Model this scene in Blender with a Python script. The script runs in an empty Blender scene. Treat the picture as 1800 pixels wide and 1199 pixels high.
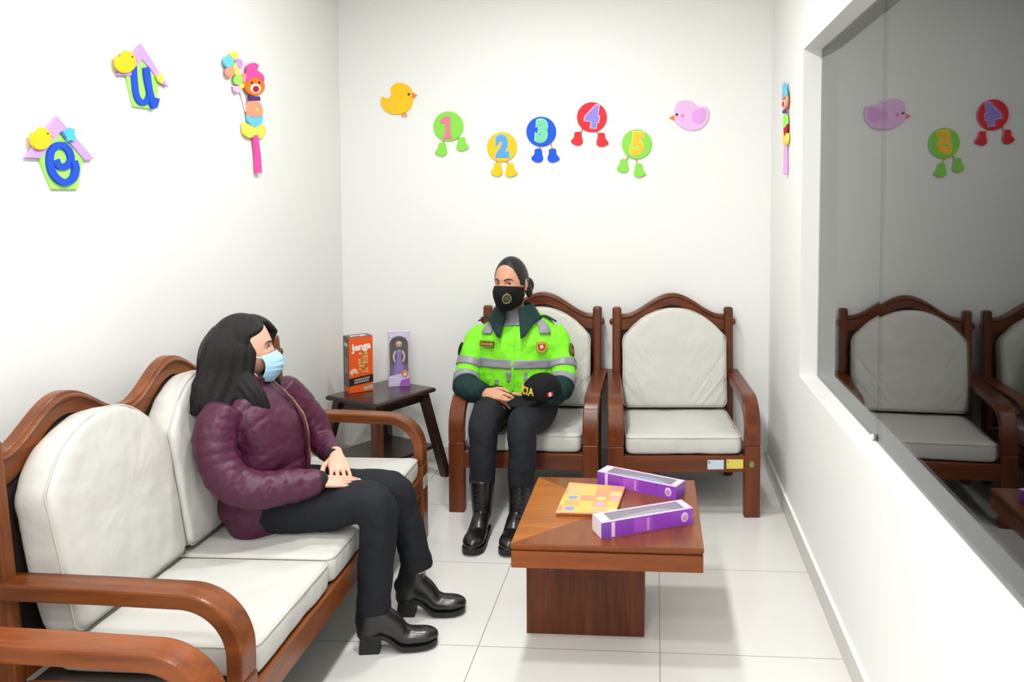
import bpy, bmesh, math, random
import numpy as np
from mathutils import Vector, Matrix, Euler
random.seed(7)
PI = math.pi
S = bpy.context.scene
C = S.collection
V = Vector

# ------------------------------------------------------------------ camera (solved from the tile grid)
F, CX, CY, CAMH = 1407.0, 1064.5, 422.0, 1.483
YAW, PITCH, ROLL = math.radians(-3.57), math.radians(3.0), math.radians(-.057)
_f = V((math.sin(YAW)*math.cos(PITCH), math.cos(YAW)*math.cos(PITCH), -math.sin(PITCH)))
_r0 = V((math.cos(YAW), -math.sin(YAW), 0)); _d0 = _f.cross(_r0)
_c, _s = math.cos(ROLL), math.sin(ROLL)
_r = _c*_r0 + _s*_d0; _d = -_s*_r0 + _c*_d0
cam = bpy.data.cameras.new('camera'); camo = bpy.data.objects.new('camera', cam); C.objects.link(camo)
cam.sensor_width = 36; cam.lens = F/1800*36
cam.shift_x = -(CX-900)/1800; cam.shift_y = -(599.5-CY)/1800
cam.clip_start = .05
camo.matrix_world = Matrix(((_r.x, -_d.x, -_f.x, 0), (_r.y, -_d.y, -_f.y, 0), (_r.z, -_d.z, -_f.z, CAMH), (0, 0, 0, 1)))
S.camera = camo

def ray(px, py): return _r*((px-CX)/F) + _d*((py-CY)/F) + _f
def onY(px, py, y): r = ray(px, py); t = y/r.y; return V((r.x*t, y, r.z*t+CAMH))
def onX(px, py, x): r = ray(px, py); t = x/r.x; return V((x, r.y*t, r.z*t+CAMH))

# ------------------------------------------------------------------ materials
def lin(c):
    return tuple(((v/255)/12.92 if v/255 <= .04045 else ((v/255+.055)/1.055)**2.4) for v in c)
MATS = {}
def nd(nt, t, **kw):
    n = nt.nodes.new(t)
    for k, v in kw.items(): setattr(n, k, v)
    return n
def mat(name, rgb, rough=.5, spec=.5, bump=None, coat=0, var=0, metal=0, stretch=(1, 1, 1), sheen=0):
    if name in MATS: return MATS[name]
    m = bpy.data.materials.new(name); m.use_nodes = True; nt = m.node_tree
    b = nt.nodes['Principled BSDF']; col = lin(rgb)
    b.inputs['Base Color'].default_value = (*col, 1); b.inputs['Roughness'].default_value = rough
    b.inputs['Specular IOR Level'].default_value = spec; b.inputs['Coat Weight'].default_value = coat
    b.inputs['Coat Roughness'].default_value = .15; b.inputs['Metallic'].default_value = metal
    if sheen: b.inputs['Sheen Weight'].default_value = sheen
    if bump or var:
        tc = nd(nt, 'ShaderNodeTexCoord'); mp = nd(nt, 'ShaderNodeMapping'); mp.inputs['Scale'].default_value = stretch
        nt.links.new(tc.outputs['Object'], mp.inputs['Vector'])
    if bump:
        sc, st = bump[0], bump[1]
        n = nd(nt, 'ShaderNodeTexNoise'); n.inputs['Scale'].default_value = sc; n.inputs['Detail'].default_value = 4
        nt.links.new(mp.outputs[0], n.inputs['Vector'])
        bp = nd(nt, 'ShaderNodeBump'); bp.inputs['Strength'].default_value = st; bp.inputs['Distance'].default_value = bump[2] if len(bump) > 2 else .01
        nt.links.new(n.outputs['Fac'], bp.inputs['Height']); nt.links.new(bp.outputs[0], b.inputs['Normal'])
    if var:
        n = nd(nt, 'ShaderNodeTexNoise'); n.inputs['Scale'].default_value = 9; n.inputs['Detail'].default_value = 5
        nt.links.new(mp.outputs[0], n.inputs['Vector'])
        r = nd(nt, 'ShaderNodeValToRGB')
        r.color_ramp.elements[0].position = .3; r.color_ramp.elements[1].position = .7
        r.color_ramp.elements[0].color = (*[c*(1-var) for c in col], 1); r.color_ramp.elements[1].color = (*[min(1, c*(1+var)) for c in col], 1)
        nt.links.new(n.outputs['Fac'], r.inputs[0]); nt.links.new(r.outputs[0], b.inputs['Base Color'])
    MATS[name] = m
    return m
def wood(name, light, dark, axis, rough=.32, coat=.25, scale=1.):
    m = bpy.data.materials.new(name); m.use_nodes = True; nt = m.node_tree; b = nt.nodes['Principled BSDF']
    tc = nd(nt, 'ShaderNodeTexCoord'); mp = nd(nt, 'ShaderNodeMapping')
    st = [9*scale]*3; st[axis] = .7*scale; mp.inputs['Scale'].default_value = st
    nt.links.new(tc.outputs['Object'], mp.inputs['Vector'])
    n1 = nd(nt, 'ShaderNodeTexNoise'); n1.inputs['Scale'].default_value = 2.2; n1.inputs['Detail'].default_value = 6; n1.inputs['Distortion'].default_value = .6
    n2 = nd(nt, 'ShaderNodeTexNoise'); n2.inputs['Scale'].default_value = 14; n2.inputs['Detail'].default_value = 3
    nt.links.new(mp.outputs[0], n1.inputs['Vector']); nt.links.new(mp.outputs[0], n2.inputs['Vector'])
    mx = nd(nt, 'ShaderNodeMath', operation='MULTIPLY_ADD'); mx.inputs[1].default_value = .35
    nt.links.new(n2.outputs['Fac'], mx.inputs[0]); nt.links.new(n1.outputs['Fac'], mx.inputs[2])
    r = nd(nt, 'ShaderNodeValToRGB'); r.color_ramp.elements[0].position = .45; r.color_ramp.elements[1].position = .9
    r.color_ramp.elements[0].color = (*lin(dark), 1); r.color_ramp.elements[1].color = (*lin(light), 1)
    nt.links.new(mx.outputs[0], r.inputs[0]); nt.links.new(r.outputs[0], b.inputs['Base Color'])
    bp = nd(nt, 'ShaderNodeBump'); bp.inputs['Strength'].default_value = .08; bp.inputs['Distance'].default_value = .004
    nt.links.new(n2.outputs['Fac'], bp.inputs['Height']); nt.links.new(bp.outputs[0], b.inputs['Normal'])
    b.inputs['Roughness'].default_value = rough; b.inputs['Coat Weight'].default_value = coat; b.inputs['Coat Roughness'].default_value = .2; b.inputs['Specular IOR Level'].default_value = .32
    return m

# ------------------------------------------------------------------ object helpers
def obj(name, bm, m, parent=None, smooth=False, mods=(), loc=None, rot=None, label=None):
    me = bpy.data.meshes.new(name)
    if isinstance(bm, bmesh.types.BMesh):
        bmesh.ops.recalc_face_normals(bm, faces=bm.faces[:]) if mods != 'raw' else None
        if smooth:
            for f in bm.faces: f.smooth = True
        bm.to_mesh(me); bm.free()
    else: me = bm
    for mm in (m if isinstance(m, (list, tuple)) else [m]): me.materials.append(mm)
    o = bpy.data.objects.new(name, me); C.objects.link(o)
    if parent is not None:
        o.parent = parent
        if loc is None and parent.get('world_parts'):
            o.matrix_parent_inverse = Matrix.Translation(-parent.location)
    if loc is not None: o.location = loc
    if rot is not None: o.rotation_euler = rot
    if label: o['label'] = label
    if mods != 'raw':
        for k, a in mods:
            md = o.modifiers.new(k.lower(), k)
            for kk, vv in a.items(): setattr(md, kk, vv)
    return o
def tag(o, label, cat, group=None):
    o['label'] = label; o['category'] = cat
    if group: o['group'] = group
    return o
def thing(name, label, cat, loc=(0, 0, 0), rotz=0, group=None, world=False):
    o = bpy.data.objects.new(name, None); C.objects.link(o); o.empty_display_size = .1
    o.location = loc; o.rotation_euler = (0, 0, rotz)
    if world: o['world_parts'] = True
    return tag(o, label, cat, group)
def struct(name, bm, m, parent=None, **k):
    o = obj(name, bm, m, parent, **k); o['kind'] = 'structure'; return o
BEV = lambda w, s=2: ('BEVEL', dict(width=w, segments=s, limit_method='ANGLE', angle_limit=math.radians(40)))
_tex = {}
def DISP(scale, strength):
    k = ('c', scale)
    if k not in _tex:
        t = bpy.data.textures.new('fabric_clouds', 'CLOUDS'); t.noise_scale = scale; t.noise_depth = 2; _tex[k] = t
    return ('DISPLACE', dict(texture=_tex[k], strength=strength, mid_level=.5, texture_coords='LOCAL'))
def REMESH(v): return ('REMESH', dict(mode='VOXEL', voxel_size=v, use_smooth_shade=True))
def SMOOTH(n, f=.5): return ('SMOOTH', dict(iterations=n, factor=f))
def SOLID(t, off=1): return ('SOLIDIFY', dict(thickness=t, offset=off))

def box(bm, x0, x1, y0, y1, z0, z1):
    vs = [bm.verts.new(p) for p in ((x0,y0,z0),(x1,y0,z0),(x1,y1,z0),(x0,y1,z0),(x0,y0,z1),(x1,y0,z1),(x1,y1,z1),(x0,y1,z1))]
    return [bm.faces.new([vs[i] for i in f]) for f in ((0,3,2,1),(4,5,6,7),(0,1,5,4),(1,2,6,5),(2,3,7,6),(3,0,4,7))]
def BM(): return bmesh.new()
def bxm(*a):
    bm = BM(); box(bm, *a); return bm
def prism(bm, pts, vec):
    """closed polygon pts (3-D) extruded by vec"""
    a = [bm.verts.new(p) for p in pts]; b = [bm.verts.new(V(p)+V(vec)) for p in pts]; n = len(pts)
    bm.faces.new(a[::-1]); bm.faces.new(b)
    for i in range(n): bm.faces.new((a[i], a[(i+1) % n], b[(i+1) % n], b[i]))
def rings(bm, R, caps=True, closed=True):
    vr = [[bm.verts.new(p) for p in r] for r in R]
    for a, b in zip(vr, vr[1:]):
        n = len(a)
        for i in range(n if closed else n-1): bm.faces.new((a[i], a[(i+1) % n], b[(i+1) % n], b[i]))
    if caps: bm.faces.new(vr[0][::-1]); bm.faces.new(vr[-1])
def cr(P, t):
    """Catmull-Rom through rows of numpy array P, t in 0..1"""
    n = len(P)-1; x = min(max(t, 0), 1)*n; i = min(int(x), n-1); f = x-i
    p0 = P[i-1] if i > 0 else 2*P[i]-P[i+1]; p1 = P[i]; p2 = P[i+1]; p3 = P[i+2] if i+2 <= n else 2*P[i+1]-P[i]
    return .5*((2*p1)+(-p0+p2)*f+(2*p0-5*p1+4*p2-p3)*f*f+(-p0+3*p1-3*p2+p3)*f**3)
class Loft:
    """tube through control rows (x,y,z,a,b): half-size a along ref, b across"""
    def __init__(s, ctrl, ref=(0, 0, 1)):
        s.P = np.array([[*c[0], c[1], c[2] if len(c) > 2 else c[1]] for c in ctrl], float); s.ref = V(ref)
    def fr(s, t):
        q = cr(s.P, t); e = 1e-3
        T = V((cr(s.P, min(t+e, 1))-cr(s.P, max(t-e, 0)))[:3]).normalized()
        u = (s.ref-T*s.ref.dot(T)).normalized(); w = T.cross(u)
        return V(q[:3]), T, u, w, max(q[3], .0005), max(q[4], .0005)
    def pt(s, t, th, off=0, mod=None):
        p, T, u, w, a, b = s.fr(t)
        if mod: off = off+mod(t, th)
        return p+u*((a+off)*math.cos(th))+w*((b+off)*math.sin(th))
    def ring(s, t, n=24, off=0, mod=None, k=1, push=0):
        p, T, u, w, a, b = s.fr(t); out = []
        for i in range(n):
            th = 2*PI*i/n; o = off+(mod(t, th) if mod else 0)
            out.append(p+T*push+u*((a+o)*k*math.cos(th))+w*((b+o)*k*math.sin(th)))
        return out
    def mesh(s, bm, t0=0, t1=1, nt=24, n=24, off=0, mod=None, cap=.5):
        R = []
        _, _, _, _, a0, b0 = s.fr(t0); _, _, _, _, a1, b1 = s.fr(t1)
        c0, c1 = cap*min(a0, b0), cap*min(a1, b1)
        if cap:
            for k in (.35, .7, .92): R.append(s.ring(t0, n, off, mod, k, -c0*math.sqrt(1-k*k)))
        for i in range(nt+1): R.append(s.ring(t0+(t1-t0)*i/nt, n, off, mod))
        if cap:
            for k in (.92, .7, .35): R.append(s.ring(t1, n, off, mod, k, c1*math.sqrt(1-k*k)))
        rings(bm, R); return s
    def band(s, bm, t0, t1, nt=4, n=32, off=.004, th=None, mod=None, thick=.003):
        """a strip lying on the tube's surface, with thickness"""
        th0, th1 = th if th else (0, 2*PI); full = th is None
        m = n if full else n+1
        A = [[s.pt(t0+(t1-t0)*i/nt, th0+(th1-th0)*j/n, off, mod) for j in range(m)] for i in range(nt+1)]
        B = [[s.pt(t0+(t1-t0)*i/nt, th0+(th1-th0)*j/n, off-thick, mod) for j in range(m)] for i in range(nt+1)]
        va = [[bm.verts.new(p) for p in r] for r in A]; vb = [[bm.verts.new(p) for p in r] for r in B]
        rng = range(m if full else m-1)
        for i in range(nt):
            for j in rng:
                k = (j+1) % m
                bm.faces.new((va[i][j], va[i][k], va[i+1][k], va[i+1][j])); bm.faces.new((vb[i][j], vb[i+1][j], vb[i+1][k], vb[i][k]))
        for j in rng:
            k = (j+1) % m
            bm.faces.new((va[0][j], vb[0][j], vb[0][k], va[0][k])); bm.faces.new((va[nt][j], va[nt][k], vb[nt][k], vb[nt][j]))
        if not full:
            for i in range(nt):
                bm.faces.new((va[i][0], va[i+1][0], vb[i+1][0], vb[i][0])); bm.faces.new((va[i][m-1], vb[i][m-1], vb[i+1][m-1], va[i+1][m-1]))
def tube(bm, pts, r, n=8, nt=None, ref=(0, 0, 1), cap=.8):
    rr = r if isinstance(r, (list, tuple)) else [r]*len(pts)
    Loft([(p, q) if not isinstance(q, (list, tuple)) else (p, *q) for p, q in zip(pts, rr)], ref).mesh(bm, nt=nt or 6*(len(pts)-1), n=n, cap=cap)
def ellipsoid(bm, c, r, M=None, n=24, m=16):
    c = V(c); R = []
    for i in range(m+1):
        el = -PI/2+PI*i/m; k = max(math.cos(el), .02)
        row = []
        for j in range(n):
            a = 2*PI*j/n; p = V((r[0]*k*math.cos(a), r[1]*k*math.sin(a), r[2]*math.sin(el)))
            row.append(c+(M @ p if M else p))
        R.append(row)
    rings(bm, R)
def sweep(bm, pts, w, th, axis=(1, 0, 0)):
    """rectangular bar along planar path; w across axis, th in plane"""
    ax = V(axis); pts = [V(p) for p in pts]; R = []
    for i, p in enumerate(pts):
        t = (pts[min(i+1, len(pts)-1)]-pts[max(i-1, 0)]).normalized(); nrm = ax.cross(t).normalized()
        k = 1
        if 0 < i < len(pts)-1:
            c = (pts[i]-pts[i-1]).normalized().dot((pts[i+1]-pts[i]).normalized()); k = 1/max(.5, math.sqrt((1+c)/2))
        h = th[i] if isinstance(th, (list, tuple)) else th
        R.append([p-ax*w/2-nrm*h/2*k, p+ax*w/2-nrm*h/2*k, p+ax*w/2+nrm*h/2*k, p-ax*w/2+nrm*h/2*k])
    rings(bm, R)
def textmesh(body, size, bold=0., depth=.001, font_shear=0., align='CENTER'):
    cu = bpy.data.curves.new('lettering', 'FONT'); cu.body = body; cu.size = size; cu.offset = bold; cu.extrude = depth
    cu.align_x = align; cu.align_y = 'CENTER'; cu.shear = font_shear; cu.resolution_u = 4
    o = bpy.data.objects.new('lettering', cu); C.objects.link(o)
    dg = bpy.context.evaluated_depsgraph_get(); me = bpy.data.meshes.new_from_object(o.evaluated_get(dg))
    bpy.data.objects.remove(o); bpy.data.curves.remove(cu); me.materials.clear()
    return me
def placed_text(name, body, size, M, m, parent, bold=0., depth=.001, sx=1., shear=0.):
    me = textmesh(body, size, bold, depth, shear); me.transform(Matrix.Diagonal((sx, 1, 1, 1))); me.transform(M)
    return obj(name, me, m, parent)
def frame(o, x, y):
    """matrix with origin o, text-right x, text-up y"""
    x = V(x).normalized(); y = V(y); y = (y-x*y.dot(x)).normalized(); z = x.cross(y)
    return Matrix(((x.x, y.x, z.x, o[0]), (x.y, y.y, z.y, o[1]), (x.z, y.z, z.z, o[2]), (0, 0, 0, 1)))

# ------------------------------------------------------------------ the room
XL, XR, YB, YF, ZC = -1.75, .62, 4.37, -1.7, 2.75
def tile_mat():
    m = bpy.data.materials.new('floor_tile'); m.use_nodes = True; nt = m.node_tree; b = nt.nodes['Principled BSDF']
    tc = nd(nt, 'ShaderNodeTexCoord'); sp = nd(nt, 'ShaderNodeSeparateXYZ'); nt.links.new(tc.outputs['Object'], sp.inputs[0])
    ms = []
    for ax, off in ((0, .02), (1, 2.547)):
        a = nd(nt, 'ShaderNodeMath', operation='SUBTRACT'); a.inputs[1].default_value = off-60*.6; nt.links.new(sp.outputs[ax], a.inputs[0])
        p = nd(nt, 'ShaderNodeMath', operation='PINGPONG'); p.inputs[1].default_value = .3; nt.links.new(a.outputs[0], p.inputs[0])
        g = nd(nt, 'ShaderNodeMath', operation='LESS_THAN'); g.inputs[1].default_value = .0014; nt.links.new(p.outputs[0], g.inputs[0]); ms.append(g)
    mx = nd(nt, 'ShaderNodeMath', operation='MAXIMUM'); nt.links.new(ms[0].outputs[0], mx.inputs[0]); nt.links.new(ms[1].outputs[0], mx.inputs[1])
    n = nd(nt, 'ShaderNodeTexNoise'); n.inputs['Scale'].default_value = 3; n.inputs['Detail'].default_value = 6; nt.links.new(tc.outputs['Object'], n.inputs['Vector'])
    r = nd(nt, 'ShaderNodeValToRGB'); r.color_ramp.elements[0].color = (*lin((216, 215, 211)), 1); r.color_ramp.elements[1].color = (*lin((226, 225, 222)), 1)
    nt.links.new(n.outputs['Fac'], r.inputs[0])
    c = nd(nt, 'ShaderNodeMix', data_type='RGBA'); c.inputs[7].default_value = (*lin((140, 134, 126)), 1)
    nt.links.new(mx.outputs[0], c.inputs[0]); nt.links.new(r.outputs[0], c.inputs[6]); nt.links.new(c.outputs[2], b.inputs['Base Color'])
    b.inputs['Roughness'].default_value = .22; b.inputs['Specular IOR Level'].default_value = .5
    return m
M_WALL = mat('wall_paint', (238, 239, 237), .55, .3, bump=(60, .03, .002))
M_SILL = mat('sill_paint', (244, 244, 242), .45, .3)
M_SKIRT = mat('skirting_tile', (206, 203, 198), .35, .5, var=.03)
M_CEIL = mat('ceiling_paint', (238, 236, 230), .7, .2)
M_DARK = mat('unlit_room_dark', (40, 40, 42), .8, .2)  # lack of light behind the glass put into the surface colour
struct('floor', bxm(XL-.12, XR+.2, YF-.12, YB+.12, -.06, 0), tile_mat())
struct('ceiling', bxm(XL-.12, XR+.2, YF-.12, YB+.12, ZC, ZC+.06), M_CEIL)
struct('wall_left', bxm(XL-.12, XL, YF-.12, YB+.12, 0, ZC), M_WALL)
struct('wall_back', bxm(XL, XR+.2, YB, YB+.12, 0, ZC), M_WALL)
struct('wall_front', bxm(XL, XR+.2, YF-.12, YF, 0, ZC), M_WALL)
SILL, HEAD, WY0, WY1, GX = .72, 2.11, .75, 3.453, .695
b = BM()
XO = GX+.008
box(b, XR, XO, YF, YB, 0, SILL); box(b, XR, XO, YF, YB, HEAD, ZC)
box(b, XR, XO, WY1, YB, SILL, HEAD)
box(b, XR, XO, YF, WY0, SILL, HEAD)
struct('wall_right', b, M_WALL)
T = .012
struct('baseboard_back', bxm(XL, XR, YB-T, YB, 0, .088), M_SKIRT)
struct('baseboard_left', bxm(XL, XL+T, YF, YB-T, 0, .088), M_SKIRT)
b = bxm(XR-T, XR, YF, YB-T, 0, .086)
struct('baseboard_right', b, M_SKIRT)
struct('trim_1', bxm(XR-T, XR, YF, YB-T, .086, .090), M_SILL)

# reflective pane of the observation window: plain tinted glass with an unlit room behind it
def glass_mat():
    m = bpy.data.materials.new('observation_glass'); m.use_nodes = True; nt = m.node_tree
    nt.nodes.remove(nt.nodes['Principled BSDF']); out = nt.nodes['Material Output']
    g = nd(nt, 'ShaderNodeNewGeometry'); io = nd(nt, 'ShaderNodeMix'); io.inputs[2].default_value = 1.48; io.inputs[3].default_value = 1/1.48
    nt.links.new(g.outputs['Backfacing'], io.inputs[0])
    fr = nd(nt, 'ShaderNodeFresnel'); nt.links.new(io.outputs[0], fr.inputs['IOR'])
    t = nd(nt, 'ShaderNodeBsdfTransparent'); t.inputs[0].default_value = (.62, .64, .64, 1)
    gl = nd(nt, 'ShaderNodeBsdfGlossy'); gl.inputs['Roughness'].default_value = .0; gl.inputs[0].default_value = (1, 1, 1, 1)
    mx = nd(nt, 'ShaderNodeMixShader'); nt.links.new(fr.outputs[0], mx.inputs[0]); nt.links.new(t.outputs[0], mx.inputs[1]); nt.links.new(gl.outputs[0], mx.inputs[2])
    nt.links.new(mx.outputs[0], out.inputs[0])
    return m
M_GLASS = glass_mat()
SEAM = 2.52
win = bpy.data.objects.new('window_1', None); C.objects.link(win); win['kind'] = 'structure'
for (xa, ya), (xb, yb) in (((GX-.0124, WY0), (GX, SEAM-.001)), ((GX, SEAM+.001), (GX, WY1))):      # two panes, the near one set a hair out of true
    b = BM(); prism(b, [(xa, ya, SILL), (xb, yb, SILL), (xb+.006, yb, SILL), (xa+.006, ya, SILL)], (0, 0, HEAD-SILL)); obj('pane', b, M_GLASS, win)
b = BM(); ellipsoid(b, (GX-.008, SEAM+.02, SILL+.010), (.006, .012, .010)); obj('pane_clip', b, mat('clip_plastic', (205, 210, 212), .3), win, True)
# the unlit room beyond
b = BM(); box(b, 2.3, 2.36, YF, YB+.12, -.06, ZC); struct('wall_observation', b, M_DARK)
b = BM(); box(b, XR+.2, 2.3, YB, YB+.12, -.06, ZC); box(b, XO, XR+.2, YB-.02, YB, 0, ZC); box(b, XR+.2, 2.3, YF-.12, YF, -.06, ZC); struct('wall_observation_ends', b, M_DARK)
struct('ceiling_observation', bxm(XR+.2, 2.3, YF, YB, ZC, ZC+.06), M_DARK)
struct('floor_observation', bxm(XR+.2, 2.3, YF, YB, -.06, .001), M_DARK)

# ------------------------------------------------------------------ lamps of the room (ceiling row)
for i, y in enumerate((-1.2, -.15, .93, 2.02, 3.07)):
    la = bpy.data.lights.new('ceiling_lamp', 'AREA'); la.shape = 'DISK'; la.size = .2; la.energy = 22.5; la.color = (1, .99, .975)
    lo = bpy.data.objects.new('ceiling_lamp', la); C.objects.link(lo); lo.location = (-.58, y, ZC-.03)
W = bpy.data.worlds.new('world'); S.world = W; W.use_nodes = True
W.node_tree.nodes['Background'].inputs[0].default_value = (.9, .93, 1, 1); W.node_tree.nodes['Background'].inputs[1].default_value = .05
S.view_settings.view_transform = 'Standard'; S.view_settings.look = 'None'; S.view_settings.exposure = 0; S.view_settings.gamma = 1
S.view_settings.use_curve_mapping = False

# ------------------------------------------------------------------ carved wooden seating
def wood_set(name, light, dark, **k): return [wood(name+s, light, dark, i, **k) for i, s in enumerate(('_x', '_y', '_z'))]
W_CH = wood_set('armchair_wood', (118, 59, 26), (76, 34, 13), coat=.12)
W_SO = wood_set('sofa_wood', (138, 76, 34), (90, 44, 17), coat=.12)
W_NEAR = wood_set('near_armchair_wood', (150, 80, 34), (104, 50, 18), coat=.12)
M_CUSH = mat('cream_leatherette', (206, 205, 200), .5, .35, bump=(9, .3, .02), var=.02)
def creased_mat():
    m = mat('creased_leatherette', (206, 205, 200), .5, .35); nt = m.node_tree; b = nt.nodes['Principled BSDF']
    tc = nd(nt, 'ShaderNodeTexCoord'); sp = nd(nt, 'ShaderNodeSeparateXYZ'); nt.links.new(tc.outputs['Object'], sp.inputs[0])
    def M(op, a, b_=None, c=None, clamp=False):
        n = nd(nt, 'ShaderNodeMath', operation=op); n.use_clamp = clamp
        for i, v in enumerate((a, b_, c)):
            if v is None: continue
            if isinstance(v, (int, float)): n.inputs[i].default_value = v
            else: nt.links.new(v, n.inputs[i])
        return n.outputs[0]
    ax = M('ABSOLUTE', sp.outputs[0])
    u = M('MULTIPLY_ADD', ax, .80, M('MULTIPLY', sp.outputs[2], -.60)); v = M('MULTIPLY_ADD', ax, .60, M('MULTIPLY', sp.outputs[2], .80))
    cb = nd(nt, 'ShaderNodeCombineXYZ'); nt.links.new(M('MULTIPLY', u, 34.), cb.inputs[0]); nt.links.new(M('MULTIPLY', v, 4.), cb.inputs[1]); nt.links.new(M('SIGN', sp.outputs[0]), cb.inputs[2])
    n = nd(nt, 'ShaderNodeTexNoise'); n.inputs['Scale'].default_value = 1; n.inputs['Detail'].default_value = 2; n.inputs['Distortion'].default_value = .4; nt.links.new(cb.outputs[0], n.inputs['Vector'])
    w = M('MULTIPLY', M('MULTIPLY_ADD', sp.outputs[2], -3.2, 1.25, True), M('MULTIPLY_ADD', ax, 9., -.4, True))
    h = M('MULTIPLY', n.outputs['Fac'], w)
    n2 = nd(nt, 'ShaderNodeTexNoise'); n2.inputs['Scale'].default_value = 9; nt.links.new(tc.outputs['Object'], n2.inputs['Vector'])
    bp = nd(nt, 'ShaderNodeBump'); bp.inputs['Strength'].default_value = .55; bp.inputs['Distance'].default_value = .022
    nt.links.new(M('MULTIPLY_ADD', n2.outputs['Fac'], .25, h), bp.inputs['Height']); nt.links.new(bp.outputs[0], b.inputs['Normal'])
    return m
M_CREASE = creased_mat()
M_PIPE = mat('cream_piping', (200, 197, 188), .55)
M_BACKBOARD = mat('dark_backing', (52, 46, 44), .8, .2)

def pillow(outline, th, bulge, rows=((1, .5-.22), (.975, .5-.05), (.93, .5), (.75, .5), (.5, .5), (.25, .5))):
    """puffed cushion: outline of 2-D points in local xz, thickness along y"""
    n = len(outline); cx = sum(p[0] for p in outline)/n; cz = (min(p[1] for p in outline)+max(p[1] for p in outline))/2
    def ring(s, d): return [V((cx+(p[0]-cx)*s, d, cz+(p[1]-cz)*s)) for p in outline]
    R = []
    for s, d in rows[::-1]: R.append(ring(s, -(d*th+bulge*(1-s**2))))
    for s, d in rows: R.append(ring(s, d*th+bulge*.5*(1-s**2)))
    bm = BM(); rings(bm, R); return bm
def rrect(w, h, r, n=6):
    out = []
    for cx, cz, a0 in ((w/2-r, h/2-r, 0), (-w/2+r, h/2-r, 90), (-w/2+r, -h/2+r, 180), (w/2-r, -h/2+r, 270)):
        for i in range(n+1):
            a = math.radians(a0+90*i/n); out.append((cx+r*math.cos(a), cz+r*math.sin(a)))
    # densify straight runs
    res = []
    for i, p in enumerate(out):
        q = out[(i+1) % len(out)]; res.append(p); d = math.dist(p, q); k = int(d/.05)
        for j in range(1, k): res.append((p[0]+(q[0]-p[0])*j/k, p[1]+(q[1]-p[1])*j/k))
    return res
def arch_outline(hw, z0, zs, z1, r=.03):
    """cushion outline: square base, arched top"""
    pts = []
    for i in range(8): pts.append((-hw+r+(2*hw-2*r)*i/7, z0))
    for i in range(1, 4): a = -PI/2+PI/2*i/4; pts.append((hw-r+r*math.cos(a), z0+r+r*math.sin(a)))
    for i in range(7): pts.append((hw, z0+r+(zs-z0-r)*i/6))
    for i in range(1, 24):
        a = PI*i/24; x = hw*math.cos(a); e = math.sin(a)
        sx = hw*(1-2*i/24)
        pts.append((sx, zs+(z1-zs)*(1-abs(sx/hw)**2.2)))
    for i in range(7): pts.append((-hw, zs+(z0+r-zs)*i/6))
    for i in range(1, 4): a = PI+PI/2*i/4; pts.append((-hw+r+r*math.cos(a), z0+r+r*math.sin(a)))
    return pts

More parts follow.
